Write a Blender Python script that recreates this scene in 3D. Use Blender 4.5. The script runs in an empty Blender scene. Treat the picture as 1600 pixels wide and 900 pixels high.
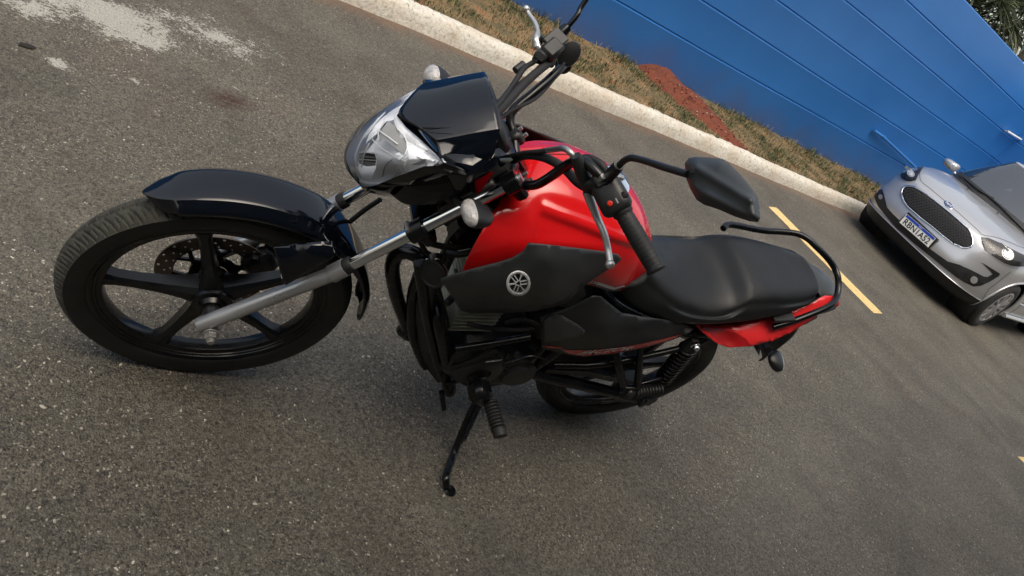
import bpy, bmesh, math, random
import numpy as np
from mathutils import Vector, Matrix
from mathutils.bvhtree import BVHTree
from mathutils.geometry import delaunay_2d_cdt
random.seed(7); rng = np.random.default_rng(7)
R = math.radians
scene = bpy.context.scene
COL = scene.collection
# ------------------------------------------------------------------ camera
CAM = np.array([1.7817, 1.3067, 1.4331]); YAW, PITCH, ROLL, FPX = -2.32391, -0.503264, 0.650303, 1145.44
Fw = np.array([math.cos(YAW)*math.cos(PITCH), math.sin(YAW)*math.cos(PITCH), math.sin(PITCH)])
Rt = np.cross(Fw, [0, 0, 1]); Rt /= np.linalg.norm(Rt); Up = np.cross(Rt, Fw)
cR, sR = math.cos(ROLL), math.sin(ROLL)
Rt, Up = cR*Rt+sR*Up, -sR*Rt+cR*Up
cd = bpy.data.cameras.new('camera'); cam = bpy.data.objects.new('camera', cd); COL.objects.link(cam)
cd.sensor_width = 36; cd.lens = 36*FPX/1600; cd.clip_start = .05; cd.clip_end = 2000
M = Matrix.Identity(4)
for i in range(3):
    M[i][0], M[i][1], M[i][2], M[i][3] = Rt[i], Up[i], -Fw[i], CAM[i]
cam.matrix_world = M; scene.camera = cam
# ------------------------------------------------------------------ light
SUN_EL, SUN_AZ = R(66), R(58)     # azimuth measured from +X towards +Y
w = bpy.data.worlds.new('World'); scene.world = w; w.use_nodes = True
nt = w.node_tree; bg = nt.nodes['Background']; sky = nt.nodes.new('ShaderNodeTexSky')
sky.sky_type = 'NISHITA'; sky.sun_disc = False; sky.sun_elevation = SUN_EL
sky.sun_rotation = math.pi/2-SUN_AZ
sky.air_density = 1.2; sky.dust_density = 4.0; sky.ozone_density = 1.0
hs = nt.nodes.new('ShaderNodeHueSaturation'); hs.inputs['Saturation'].default_value = .60; nt.links.new(sky.outputs[0], hs.inputs['Color']); wt = nt.nodes.new('ShaderNodeVectorMath'); wt.operation = 'MULTIPLY'; wt.inputs[1].default_value = (1.04, 1.0, .93); nt.links.new(hs.outputs[0], wt.inputs[0]); nt.links.new(wt.outputs[0], bg.inputs[0]); bg.inputs[1].default_value = .15
sd = bpy.data.lights.new('sun', 'SUN'); sd.energy = 1.0; sd.angle = R(50); sd.color = (1, .90, .76)
so = bpy.data.objects.new('sun', sd); COL.objects.link(so)
sdir = Vector((math.cos(SUN_AZ)*math.cos(SUN_EL), math.sin(SUN_AZ)*math.cos(SUN_EL), math.sin(SUN_EL)))
so.rotation_euler = sdir.to_track_quat('Z', 'Y').to_euler()
scene.view_settings.view_transform = 'Standard'; scene.view_settings.look = 'None'
scene.view_settings.exposure = 0.76; scene.view_settings.gamma = 1
scene.render.engine = 'CYCLES'
scene.cycles.max_bounces = 8; scene.cycles.transparent_max_bounces = 16

# ------------------------------------------------------------------ frames and unprojection (pixel of the 1600x900 photo + one known coordinate)
LEAN = .20228; STEER = -.04622
def rot(ax, a):
    return np.array(Matrix.Rotation(a, 3, Vector(ax)))
RB = rot((1, 0, 0), -LEAN)
c26, s26 = math.cos(R(26.5)), math.sin(R(26.5))
AX = np.array([-s26, 0, c26]); A0 = np.array([1.425, 0, 0]); RS = rot(AX, STEER)
RK = rot((0, 0, 1), .082574); CARX, CARY = -5.9961, -2.0171
KERB, WALL = -2.9706, -3.9395
def ray(u, v): return Fw+Rt*((u-800)/FPX)-Up*((v-450)/FPX)
def hit(c, d, ax, val): t = (val-c[ax])/d[ax]; return c+t*d
def Wd(u, v, z=0.): return hit(CAM, ray(u, v), 2, z)
def B(u, v, y, ax=1): return hit(RB.T@CAM, RB.T@ray(u, v), ax, y)
def S(u, v, y, ax=1): return hit(RS.T@(RB.T@CAM-A0)+A0, RS.T@RB.T@ray(u, v), ax, y)
def K(u, v, val, ax=1): return hit(RK.T@CAM, RK.T@ray(u, v), ax, val)
ST = Matrix.Translation(Vector(A0))@Matrix.Rotation(STEER, 4, Vector(AX))@Matrix.Translation(-Vector(A0))

# ------------------------------------------------------------------ materials
MATS = {}
def pmat(name, col, rough=.5, metal=0., coat=0., bump=0., bscale=60., vary=0., spec=.5, emit=None, coat_rough=.05, vscale=12):
    m = bpy.data.materials.new(name); m.use_nodes = True; n = m.node_tree.nodes; l = m.node_tree.links
    b = n['Principled BSDF']; b.inputs['Base Color'].default_value = (*col, 1); b.inputs['Roughness'].default_value = rough
    b.inputs['Metallic'].default_value = metal; b.inputs['Coat Weight'].default_value = coat; b.inputs['Coat Roughness'].default_value = coat_rough
    b.inputs['Specular IOR Level'].default_value = spec
    tc = n.new('ShaderNodeTexCoord')
    if vary:
        nz = n.new('ShaderNodeTexNoise'); nz.inputs['Scale'].default_value = vscale; nz.inputs['Detail'].default_value = 6
        l.new(tc.outputs['Object'], nz.inputs['Vector'])
        mp = n.new('ShaderNodeMapRange'); mp.inputs[1].default_value = .3; mp.inputs[2].default_value = .7
        mp.inputs[3].default_value = 1-vary; mp.inputs[4].default_value = 1+vary
        l.new(nz.outputs[0], mp.inputs[0])
        mx = n.new('ShaderNodeVectorMath'); mx.operation = 'SCALE'; mx.inputs[0].default_value = col; l.new(mp.outputs[0], mx.inputs['Scale'])
        l.new(mx.outputs[0], b.inputs['Base Color'])
        m2 = n.new('ShaderNodeMapRange'); m2.inputs[1].default_value = .3; m2.inputs[2].default_value = .7
        m2.inputs[3].default_value = max(rough-.12, .03); m2.inputs[4].default_value = min(rough+.15, 1)
        l.new(nz.outputs[0], m2.inputs[0]); l.new(m2.outputs[0], b.inputs['Roughness'])
    if bump:
        n2 = n.new('ShaderNodeTexNoise'); n2.inputs['Scale'].default_value = bscale; n2.inputs['Detail'].default_value = 4
        l.new(tc.outputs['Object'], n2.inputs['Vector'])
        bp = n.new('ShaderNodeBump'); bp.inputs['Strength'].default_value = bump; bp.inputs['Distance'].default_value = .002
        l.new(n2.outputs[0], bp.inputs['Height']); l.new(bp.outputs[0], b.inputs['Normal'])
    MATS[name] = m; return m
gloss = pmat('gloss_black', (.0015, .0025, .005), .07, coat=0., vary=0)
satin = pmat('satin_black', (.034, .038, .039), .38, vary=.18, bump=.15, bscale=900)
satin2 = pmat('satin_black_dark', (.010, .011, .0115), .45, vary=.2, bump=.15, bscale=900)
frameb = pmat('frame_black', (.003, .0035, .004), .25, coat=0., vary=.3, spec=.4)
engb = pmat('engine_black', (.010, .010, .010), .36, vary=.45, bump=.3, bscale=200)
fing = pmat('fin_grey', (.36, .36, .28), .5, metal=.3, vary=.4, bump=.3, bscale=200)
rubber = pmat('rubber', (.007, .007, .007), .6, vary=.3, bump=.3, bscale=300)
tyreside = pmat('tyre_wall', (.004, .0045, .0045), .50, vary=.35, bump=.2, bscale=60)
seatm = pmat('seat_vinyl', (.010, .011, .0115), .42, vary=.12, bump=.25, bscale=700, spec=.32)
red = pmat('red_paint', (.62, .008, .010), .13, coat=.15, vary=0, spec=.45)
redm = pmat('red_plastic', (.72, .025, .028), .33, coat=.3)
chrome = pmat('chrome', (.82, .84, .86), .07, metal=1.)
mirror_chrome = pmat('reflector_chrome', (.93, .95, .98), .30, metal=.12)
alu = pmat('cast_aluminium', (.42, .43, .44), .38, metal=.75, vary=.08, bump=.1, bscale=300)
leverm = pmat('lever_aluminium', (.50, .51, .50), .35, metal=.8, vary=.15)
steel = pmat('zinc_steel', (.45, .44, .42), .35, metal=.9, vary=.2)
whitep = pmat('white_print', (.8, .8, .8), .4)
dullred = pmat('dull_red', (.35, .008, .01), .35)
greysticker = pmat('sticker_grey', (.05, .05, .045), .4)
silverp = pmat('silver_car_paint', (.46, .465, .48), .30, metal=.55, coat=1., coat_rough=.03)
carblack = pmat('car_black_plastic', (.012, .012, .013), .5, vary=.2)
tyrecar = pmat('car_tyre', (.02, .02, .02), .75, vary=.3)
yellowled = pmat('red_button', (.7, .03, .01), .4)
discm = pmat('brake_disc_steel', (.16, .13, .11), .38, metal=.8, vary=.3, vscale=30)
# tread rubber, dusty
tread = pmat('tread_rubber', (.038, .038, .030), .85, vary=.45, bump=.4, bscale=250, vscale=50)
def glassmat(name, tint=(1, 1, 1), rough=.0, base=.04, ior=1.5):
    m = bpy.data.materials.new(name); m.use_nodes = True; n = m.node_tree.nodes; l = m.node_tree.links
    n.remove(n['Principled BSDF']); o = n['Material Output']
    t = n.new('ShaderNodeBsdfTransparent'); t.inputs[0].default_value = (*tint, 1)
    g = n.new('ShaderNodeBsdfGlossy'); g.inputs['Roughness'].default_value = rough
    f = n.new('ShaderNodeFresnel'); f.inputs[0].default_value = ior; x = n.new('ShaderNodeMixShader')
    a = n.new('ShaderNodeMath'); a.operation = 'ADD'; a.inputs[1].default_value = base; a.use_clamp = True
    l.new(f.outputs[0], a.inputs[0]); l.new(a.outputs[0], x.inputs[0]); l.new(t.outputs[0], x.inputs[1]); l.new(g.outputs[0], x.inputs[2]); l.new(x.outputs[0], o.inputs[0])
    MATS[name] = m; return m
lensm = glassmat('clear_lens', (.99, .995, 1.0), .02, .0)
signalm = pmat('signal_lens', (.42, .41, .40), .2, coat=.6, bump=1.0, bscale=260, vary=.25, vscale=80)
carglass = glassmat('car_glass', (.45, .49, .48), .0, .20)

# ------------------------------------------------------------------ mesh helpers
def link(o, parent=None, mat4=None):
    COL.objects.link(o)
    if parent is not None: o.parent = parent
    if mat4 is not None: o.matrix_local = mat4
    return o
def mk(name, verts, faces, mat, parent=None, steer=False, smooth=True, recalc=True, thick=0., bevel=0., subs=0, mats=None, fm=None, off=-1, ang=40):
    me = bpy.data.meshes.new(name); me.from_pydata([tuple(map(float, v)) for v in verts], [], faces)
    if recalc:
        bm = bmesh.new(); bm.from_mesh(me); bmesh.ops.recalc_face_normals(bm, faces=bm.faces); bm.to_mesh(me); bm.free()
    me.materials.append(mat)
    for q in (mats or []): me.materials.append(q)
    if fm is not None and len(fm) == len(me.polygons):
        me.polygons.foreach_set('material_index', fm)
    if smooth:
        me.polygons.foreach_set('use_smooth', [True]*len(me.polygons))
        if ang < 180: me.set_sharp_from_angle(angle=R(ang))
    me.update()
    o = bpy.data.objects.new(name, me); link(o, parent, ST if (steer and (parent is None or parent.type == 'EMPTY')) else None)
    if thick:
        s = o.modifiers.new('t', 'SOLIDIFY'); s.thickness = thick; s.offset = off
    if bevel:
        s = o.modifiers.new('b', 'BEVEL'); s.width = bevel; s.segments = 2; s.limit_method = 'ANGLE'; s.angle_limit = R(35)
    if subs:
        s = o.modifiers.new('s', 'SUBSURF'); s.levels = subs; s.render_levels = subs
    return o
class MB:
    """collects pieces that make up ONE part"""
    def __init__(s): s.v = []; s.f = []; s.m = []
    def add(s, v, f, mi=0):
        n = len(s.v); s.v += [tuple(map(float, q)) for q in v]; s.f += [tuple(i+n for i in q) for q in f]; s.m += [mi]*len(f); return s
    def box(s, c, d, rotm=None, mi=0, cham=.12):
        c = np.array(c, float); h = np.array(d, float)/2; k = min(h)*cham*2
        pts = []
        for sx in (-1, 1):
            for sy in (-1, 1):
                for sz in (-1, 1):
                    sg = np.array([sx, sy, sz])
                    for a in range(3):
                        q = h.copy()-k; q[a] = h[a]; pts.append(sg*q)
        P = np.array(pts)
        bm = bmesh.new(); vs = [bm.verts.new(x) for x in P]; r = bmesh.ops.convex_hull(bm, input=vs)
        bmesh.ops.dissolve_limit(bm, angle_limit=.02, verts=bm.verts, edges=bm.edges)
        bm.verts.ensure_lookup_table(); bm.verts.index_update()
        V = np.array([tuple(x.co) for x in bm.verts]); Fc = [tuple(x.index for x in f.verts) for f in bm.faces]; bm.free()
        if rotm is not None: V = V@np.array(rotm).T
        return s.add(V+c, Fc, mi)
    def tube(s, path, r, n=12, mi=0, cap=True, res=0):
        P = np.array([np.array(q, float) for q in path])
        rr = np.array(r if hasattr(r, '__len__') else [r]*len(P), float)
        if res:
            t = np.linspace(0, len(P)-1, (len(P)-1)*res+1); P2 = crom(P, t); rr = np.interp(t, range(len(P)), rr); P = P2
        T = np.gradient(P, axis=0); T /= np.linalg.norm(T, axis=1)[:, None]+1e-12
        a = np.cross(T[0], [0, 0, 1.]);
        if np.linalg.norm(a) < .1: a = np.cross(T[0], [0, 1., 0])
        a /= np.linalg.norm(a); V = []
        for i in range(len(P)):
            a = a-T[i]*(a@T[i]); a /= np.linalg.norm(a); b = np.cross(T[i], a)
            for k in range(n):
                th = 2*math.pi*k/n; V.append(P[i]+rr[i]*(math.cos(th)*a+math.sin(th)*b))
        Fc = [(i*n+k, i*n+(k+1) % n, (i+1)*n+(k+1) % n, (i+1)*n+k) for i in range(len(P)-1) for k in range(n)]
        if cap: Fc += [tuple(range(n)), tuple(range((len(P)-1)*n, len(P)*n))]
        return s.add(V, Fc, mi)
    def lathe(s, c, axis, prof, n=48, mi=0, closed=False, capends=False):
        """prof: list of (radius, offset along axis)"""
        c = np.array(c, float); ax = np.array(axis, float); ax /= np.linalg.norm(ax)
        a = np.cross(ax, [0, 0, 1.]);
        if np.linalg.norm(a) < .1: a = np.cross(ax, [1., 0, 0])
        a /= np.linalg.norm(a); b = np.cross(ax, a); m = len(prof); V = []
        for (r, h) in prof:
            for k in range(n):
                th = 2*math.pi*k/n; V.append(c+ax*h+r*(math.cos(th)*a+math.sin(th)*b))
        Fc = []
        for i in range(m if closed else m-1):
            j = (i+1) % m
            for k in range(n): Fc.append((i*n+k, i*n+(k+1) % n, j*n+(k+1) % n, j*n+k))
        if capends and not closed: Fc += [tuple(range(n)), tuple(range((m-1)*n, m*n))]
        return s.add(V, Fc, mi)
    def prism(s, poly, y0, y1, mi=0):
        """poly of (x, z) extruded between y0 and y1"""
        n = len(poly); V = [(x, y0, z) for x, z in poly]+[(x, y1, z) for x, z in poly]
        return s.add(V, [tuple(range(n)), tuple(range(n, 2*n))]+[(i, (i+1) % n, n+(i+1) % n, n+i) for i in range(n)], mi)
    def build(s, name, mat, parent=None, **k):
        if any(s.m): k['fm'] = s.m
        return mk(name, s.v, s.f, mat, parent, **k)
def crom(P, t):
    P = np.asarray(P, float); n = len(P); i = np.clip(np.floor(t).astype(int), 0, n-2); f = (t-i)
    g = lambda k: P[np.clip(k, 0, n-1)]
    def end(a, b, c): return a
    p0 = np.where((i-1 < 0)[(...,)+(None,)*(P.ndim-1)], 2*g(i)-g(i+1), g(i-1)); p1 = g(i); p2 = g(i+1)
    p3 = np.where((i+2 > n-1)[(...,)+(None,)*(P.ndim-1)], 2*g(i+1)-g(i), g(i+2))
    f = f[(...,)+(None,)*(P.ndim-1)]
    return .5*((2*p1)+(-p0+p2)*f+(2*p0-5*p1+4*p2-p3)*f**2+(-p0+3*p1-3*p2+p3)*f**3)
def dense(G, ru, rv):
    G = np.asarray(G, float); a = crom(G, np.linspace(0, len(G)-1, (len(G)-1)*ru+1))
    a = np.swapaxes(a, 0, 1); a = crom(a, np.linspace(0, len(a)-1, (len(a)-1)*rv+1)); return np.swapaxes(a, 0, 1)
def gridfaces(nu, nv, skip=None):
    return [(i*nv+j, i*nv+j+1, (i+1)*nv+j+1, (i+1)*nv+j) for i in range(nu-1) for j in range(nv-1) if not (skip and skip(i, j))]
def grid_obj(name, G, mat, parent=None, ru=6, rv=6, **k):
    D = dense(G, ru, rv); nu, nv = D.shape[:2]
    return mk(name, D.reshape(-1, 3), gridfaces(nu, nv), mat, parent, **k)
def mirror_sections(secs):
    """secs: list of (x, [(y,z) from centre top to side bottom]) -> full grid left to right"""
    G = []
    for x, pts in secs:
        L = [(x if len(p) == 2 else p[2], p[0], p[1]) for p in pts]
        Rr = [(q[0], -q[1], q[2]) for q in L[1:]][::-1]
        G.append(Rr+L)
    return G
def tps(ctrl):
    P = np.array([(c[0], c[1]) for c in ctrl], float)/100; z = np.array([c[2] for c in ctrl]); n = len(P)
    def U(d2): return np.where(d2 > 1e-12, d2*np.log(d2+1e-12), 0)
    A = np.zeros((n+3, n+3)); d2 = ((P[:, None]-P[None])**2).sum(-1); A[:n, :n] = U(d2)+np.eye(n)*1e-3
    A[:n, n] = 1; A[:n, n+1:] = P; A[n, :n] = 1; A[n+1:, :n] = P.T
    s = np.linalg.solve(A, np.concatenate([z, [0, 0, 0]]))
    def f(Q):
        Q = np.atleast_2d(Q)/100; d = ((Q[:, None]-P[None])**2).sum(-1); return U(d)@s[:n]+s[n]+Q@s[n+1:]
    return f
def inside(pt, poly):
    x, y = pt; c = False; n = len(poly)
    for i in range(n):
        x1, y1 = poly[i]; x2, y2 = poly[(i+1) % n]
        if (y1 > y) != (y2 > y) and x < (x2-x1)*(y-y1)/(y2-y1)+x1: c = not c
    return c
def triang(poly, step, holes=()):
    """poly in 2D, triangulated with inner points"""
    def densify(pl):
        out = []
        for i in range(len(pl)):
            a = np.array(pl[i][:2], float); b = np.array(pl[(i+1) % len(pl)][:2], float); k = max(1, int(round(np.linalg.norm(b-a)/step)))
            for j in range(k): out.append(tuple(a+(b-a)*j/k))
        return out
    rings = [densify(poly)]+[densify(h) for h in holes]; pts = []; edges = []
    for r in rings:
        n0 = len(pts); pts += r; edges += [(n0+i, n0+(i+1) % len(r)) for i in range(len(r))]
    P = np.array(pts); lo, hi = P.min(0), P.max(0)
    bd = np.array(pts)
    xs = np.arange(lo[0]+step/2, hi[0], step); ys = np.arange(lo[1]+step/2, hi[1], step)
    for a in xs:
        for k, b in enumerate(ys):
            q = (a, b)
            if inside(q, rings[0]) and not any(inside(q, h) for h in rings[1:]) and ((bd-np.array(q))**2).sum(1).min() > (step*.45)**2: pts.append(q)
    r = delaunay_2d_cdt([Vector(p) for p in pts], edges, [], 0, 1e-6)
    V = [tuple(q) for q in r[0]]; Fc = []
    for f in r[2]:
        c = np.mean([V[i] for i in f], axis=0)
        if inside(c, rings[0]) and not any(inside(c, h) for h in rings[1:]): Fc.append(tuple(f))
    return V, Fc
def panel(name, bnd, inner, mat, parent, fr=B, step=6, thick=.003, mirror=False, ax=1, **k):
    f = tps([*bnd, *inner]); V, Fc = triang(bnd, step); ys = f(np.array(V))
    P = [fr(u, v, y, ax) if fr in (B, S, K) else fr(u, v, y) for (u, v), y in zip(V, ys)]
    # orient faces toward the camera
    steer = fr is S
    cc = RS.T@(RB.T@CAM-A0)+A0 if steer else (RB.T@CAM if fr is B else CAM)
    out = []
    for t in Fc:
        a, b, c = (np.array(P[i]) for i in t[:3]); n = np.cross(b-a, c-a)
        out.append(t if n@(cc-a) > 0 else tuple(reversed(t)))
    o = mk(name, P, out, mat, parent, steer=steer, recalc=False, thick=thick, ang=60, **k)
    res = [o]
    if mirror:
        P2 = [(p[0], -p[1], p[2]) for p in P]
        res.append(mk(name, P2, [tuple(reversed(t)) for t in out], mat, parent, steer=steer, recalc=False, thick=thick, ang=60, **k))
    return res
def bvh_of(o, steer=False):
    """BVH in the frame the vertices are written in"""
    me = o.data; return BVHTree.FromPolygons([v.co.copy() for v in me.vertices], [tuple(p.vertices) for p in me.polygons])
def cam_in(fr):
    if fr is B: return RB.T@CAM, RB.T
    if fr is S: return RS.T@(RB.T@CAM-A0)+A0, RS.T@RB.T
    if fr is K: return RK.T@CAM, RK.T
def wrap(bv, fr, u, v, off=.003):
    c, Mx = cam_in(fr); d = Vector(Mx@ray(u, v)).normalized(); loc, n, i, dist = bv.ray_cast(Vector(c), d)
    if loc is None:
        loc, n, i, dist = bv.find_nearest(Vector(c)+d*2.0); best = None
        # walk along the ray and take the closest approach
        for t in np.linspace(.8, 9, 165):
            q = Vector(c)+d*t; l2, n2, i2, d2 = bv.find_nearest(q)
            if best is None or d2 < best[0]: best = (d2, l2, n2)
        loc, n = best[1], best[2]
    if n.dot(d) > 0: n = -n
    return np.array(loc+n*off)
def decal(name, poly, bv, fr, mat, parent, off=.003, step=4, holes=(), thick=0., **k):
    V, Fc = triang(poly, step, holes); P = [wrap(bv, fr, u, v, off) for u, v in V]
    c, _ = cam_in(fr); out = []
    for t in Fc:
        a, b, d = (np.array(P[i]) for i in t[:3]); n = np.cross(b-a, d-a); out.append(t if n@(c-a) > 0 else tuple(reversed(t)))
    return mk(name, P, out, mat, parent, steer=(fr is S), recalc=False, thick=thick, ang=50, **k)
def text_mesh(s, shear=0., bold=0.):
    cu = bpy.data.curves.new('t', 'FONT'); cu.body = s; cu.size = 1; cu.resolution_u = 3; cu.offset = bold; cu.shear = shear
    o = bpy.data.objects.new('t', cu); COL.objects.link(o); dg = bpy.context.evaluated_depsgraph_get(); dg.update()
    me = bpy.data.meshes.new_from_object(o.evaluated_get(dg)); V = np.array([tuple(v.co)[:2] for v in me.vertices]); Fc = [tuple(p.vertices) for p in me.polygons]
    bpy.data.objects.remove(o); V -= V.min(0); V /= V.max(0); return V, Fc
def text_decal(name, s, quad, bv, fr, mat, parent, off=.004, shear=0., bold=0.):
    """quad: pixel positions of lower-left, lower-right, upper-right, upper-left"""
    V, Fc = text_mesh(s, shear, bold); q = np.array(quad, float); P = []
    for a, b in V:
        p = (1-a)*(1-b)*q[0]+a*(1-b)*q[1]+a*b*q[2]+(1-a)*b*q[3]; P.append(wrap(bv, fr, p[0], p[1], off))
    return mk(name, P, Fc, mat, parent, steer=(fr is S), recalc=False, smooth=False)
def thing(name, label, cat, loc=(0, 0, 0), group=None):
    o = bpy.data.objects.new(name, None); COL.objects.link(o); o.location = loc; o['label'] = label; o['category'] = cat
    o.empty_display_size = .1
    if group: o['group'] = group
    return o
def tag(o, label=None, cat=None, group=None, kind=None):
    for k, v in (('label', label), ('category', cat), ('group', group), ('kind', kind)):
        if v: o[k] = v
    return o
def to_world_K(V): return [tuple(RK@np.array(v, float)) for v in V]

exec_env = None
# ================================================================== GROUND
def asphalt_material():
    m = bpy.data.materials.new('asphalt'); m.use_nodes = True; n = m.node_tree.nodes; l = m.node_tree.links; b = n['Principled BSDF']
    geo = n.new('ShaderNodeNewGeometry')
    def noise(sc, det=5, dist=0., rough=.55):
        q = n.new('ShaderNodeTexNoise'); q.inputs['Scale'].default_value = sc; q.inputs['Detail'].default_value = det; q.inputs['Distortion'].default_value = dist
        q.inputs['Roughness'].default_value = rough; l.new(geo.outputs['Position'], q.inputs['Vector']); return q.outputs[0]
    def vor(sc, feat='F1', out=0):
        q = n.new('ShaderNodeTexVoronoi'); q.inputs['Scale'].default_value = sc; q.feature = feat; l.new(geo.outputs['Position'], q.inputs['Vector']); return q.outputs[out]
    def rmp(x, a, b_, c=0., d=1.):
        q = n.new('ShaderNodeMapRange'); q.clamp = True
        for i, val in zip((1, 2, 3, 4), (a, b_, c, d)): q.inputs[i].default_value = val
        l.new(x, q.inputs[0]); return q.outputs[0]
    def mix(f, a, c):
        q = n.new('ShaderNodeMix'); q.data_type = 'RGBA'
        if isinstance(f, float): q.inputs[0].default_value = f
        else: l.new(f, q.inputs[0])
        for i, x in ((6, a), (7, c)):
            if isinstance(x, tuple): q.inputs[i].default_value = (*x, 1)
            else: l.new(x, q.inputs[i])
        return q.outputs[2]
    def math_(op, a, c):
        q = n.new('ShaderNodeMath'); q.operation = op
        for i, x in ((0, a), (1, c)):
            if isinstance(x, (int, float)): q.inputs[i].default_value = x
            else: l.new(x, q.inputs[i])
        return q.outputs[0]
    sep = n.new('ShaderNodeSeparateColor')
    vc = n.new('ShaderNodeTexVoronoi'); vc.inputs['Scale'].default_value = 190; l.new(geo.outputs['Position'], vc.inputs['Vector']); l.new(vc.outputs['Color'], sep.inputs[0])
    base = mix(rmp(sep.outputs[0], 0, 1), (.038, .034, .0265), (.205, .182, .138))
    big = rmp(noise(.9, 4), .35, .65); base = mix(math_('MULTIPLY', big, .35), base, (.082, .074, .057))
    mid = rmp(noise(7, 6), .3, .7); base = mix(math_('MULTIPLY', mid, .40), base, (.090, .082, .063)); gm = rmp(noise(3.4, 5), .50, .66); base = mix(math_('MULTIPLY', gm, .35), base, (.078, .079, .061)); bm2 = rmp(noise(2.7, 5, .4), .52, .66); base = mix(math_('MULTIPLY', bm2, .40), base, (.080, .060, .044))
    fine = rmp(noise(75, 5, .8, .7), .52, .62); base = mix(math_('MULTIPLY', fine, .5), base, (.19, .165, .135))
    dark = rmp(noise(95, 4, .8, .7), .36, .46, 1, 0); base = mix(math_('MULTIPLY', dark, .8), base, (.022, .019, .016))
    # pale aggregate flecks of two sizes
    def flecks(sc, chan, lo, hi, r0, r1, amt, colr, clus):
        nonlocal base
        wp = n.new('ShaderNodeVectorMath'); wp.operation = 'ADD'; nn = n.new('ShaderNodeTexNoise'); nn.inputs['Scale'].default_value = sc*1.3; l.new(geo.outputs['Position'], nn.inputs['Vector'])
        sc2 = n.new('ShaderNodeVectorMath'); sc2.operation = 'SCALE'; sc2.inputs['Scale'].default_value = 1.3/sc; l.new(nn.outputs['Color'], sc2.inputs[0]); l.new(geo.outputs['Position'], wp.inputs[0]); l.new(sc2.outputs[0], wp.inputs[1])
        v_ = n.new('ShaderNodeTexVoronoi'); v_.inputs['Scale'].default_value = sc; l.new(wp.outputs[0], v_.inputs['Vector'])
        s_ = n.new('ShaderNodeSeparateColor'); l.new(v_.outputs['Color'], s_.inputs[0])
        f_ = math_('MULTIPLY', math_('MULTIPLY', rmp(s_.outputs[chan], lo, hi), rmp(v_.outputs['Distance'], r0, r1, 1, 0)), clus)
        base = mix(math_('MULTIPLY', f_, amt), base, colr)
    cl1 = rmp(noise(2.2, 3), .38, .62, .2, 1); cl2 = rmp(noise(5.3, 4), .42, .60, .05, 1)
    flecks(165, 1, .85, .91, .28, .46, .70, (.50, .46, .37), cl1)
    flecks(95, 0, .92, .95, .22, .36, .95, (.62, .58, .48), cl2)
    flecks(48, 2, .975, .983, .16, .22, .95, (.62, .58, .48), cl1)
    flecks(115, 2, .80, .88, .28, .46, .85, (.018, .016, .012), 1.)
    xyz = n.new('ShaderNodeSeparateXYZ'); l.new(geo.outputs['Position'], xyz.inputs[0]); X, Y = xyz.outputs[0], xyz.outputs[1]
    def blob(cx, cy, ang, rx, ry, soft=1.):
        dx = math_('SUBTRACT', X, cx); dy = math_('SUBTRACT', Y, cy); ca, sa = math.cos(ang), math.sin(ang)
        a = math_('DIVIDE', math_('ADD', math_('MULTIPLY', dx, ca), math_('MULTIPLY', dy, sa)), rx)
        c = math_('DIVIDE', math_('SUBTRACT', math_('MULTIPLY', dy, ca), math_('MULTIPLY', dx, sa)), ry)
        d = math_('SQRT', math_('ADD', math_('MULTIPLY', a, a), math_('MULTIPLY', c, c)), 0.)
        return rmp(d, 0, 1, 1, 0)
    tone = n.new('ShaderNodeVectorMath'); tone.operation = 'SCALE'; l.new(base, tone.inputs[0]); l.new(rmp(noise(1.7, 5, .6), .33, .67, .76, 1.20), tone.inputs['Scale']); base = tone.outputs[0]
    # worn white paint
    blobs = BLOBS
    acc = None
    for bb in blobs:
        q = math_('MULTIPLY', blob(*bb[:5]), bb[5]); acc = q if acc is None else math_('MAXIMUM', acc, q)
    wn = math_('ADD', math_('MULTIPLY', noise(11, 6, .5, .6), .75), math_('MULTIPLY', noise(80, 6, .6, .7), 1.05)); wm = rmp(math_('ADD', math_('MULTIPLY', acc, .60), wn), 1.22, 1.28)
    base = mix(math_('MULTIPLY', wm, .85), base, mix(rmp(noise(90, 3), .3, .7), (.34, .33, .29), (.52, .51, .45)))
    # brown smear
    base = mix(math_('MULTIPLY', math_('MULTIPLY', blob(float(Wd(357,157)[0]), float(Wd(357,157)[1]), .4, .13, .085), rmp(noise(45, 5), .30, .55)), 1.3), base, (.05, .022, .012))
    # red earth along the kerb
    kd = math_('ADD', math_('MULTIPLY', Y, math.cos(.0826)), math_('MULTIPLY', X, -math.sin(.0826)))
    km = rmp(math_('ADD', kd, math_('MULTIPLY', noise(5, 6, .5), .35)), KERB+.14, KERB+.36, 1, 0)
    base = mix(math_('MULTIPLY', km, .6), base, (.20, .105, .058))
    # pale tyre dust marks
    dm = math_('MULTIPLY', blob(-4.6, -.6, 1.35, 1.5, .05), .35); dm2 = math_('MULTIPLY', blob(-4.95, -.5, 1.25, 1.3, .04), .3); dm3 = math_('MULTIPLY', blob(-1.3, .25, .3, 1.1, .25), .22)
    base = mix(math_('MULTIPLY', math_('MAXIMUM', math_('MAXIMUM', dm, dm2), dm3), rmp(noise(9, 5), .35, .65)), base, (.22, .20, .17))
    l.new(base, b.inputs['Base Color'])
    rr = rmp(noise(40, 3), .3, .7, .62, .9); l.new(rr, b.inputs['Roughness'])
    bh = math_('ADD', math_('MULTIPLY', vc.outputs['Distance'], -.9), math_('ADD', math_('MULTIPLY', noise(300, 3), .5), math_('MULTIPLY', noise(35, 4), 1.2)))
    bp = n.new('ShaderNodeBump'); bp.inputs['Strength'].default_value = .9; bp.inputs['Distance'].default_value = .007; l.new(bh, bp.inputs['Height']); l.new(bp.outputs[0], b.inputs['Normal'])
    return m
BLOBS = []
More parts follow.
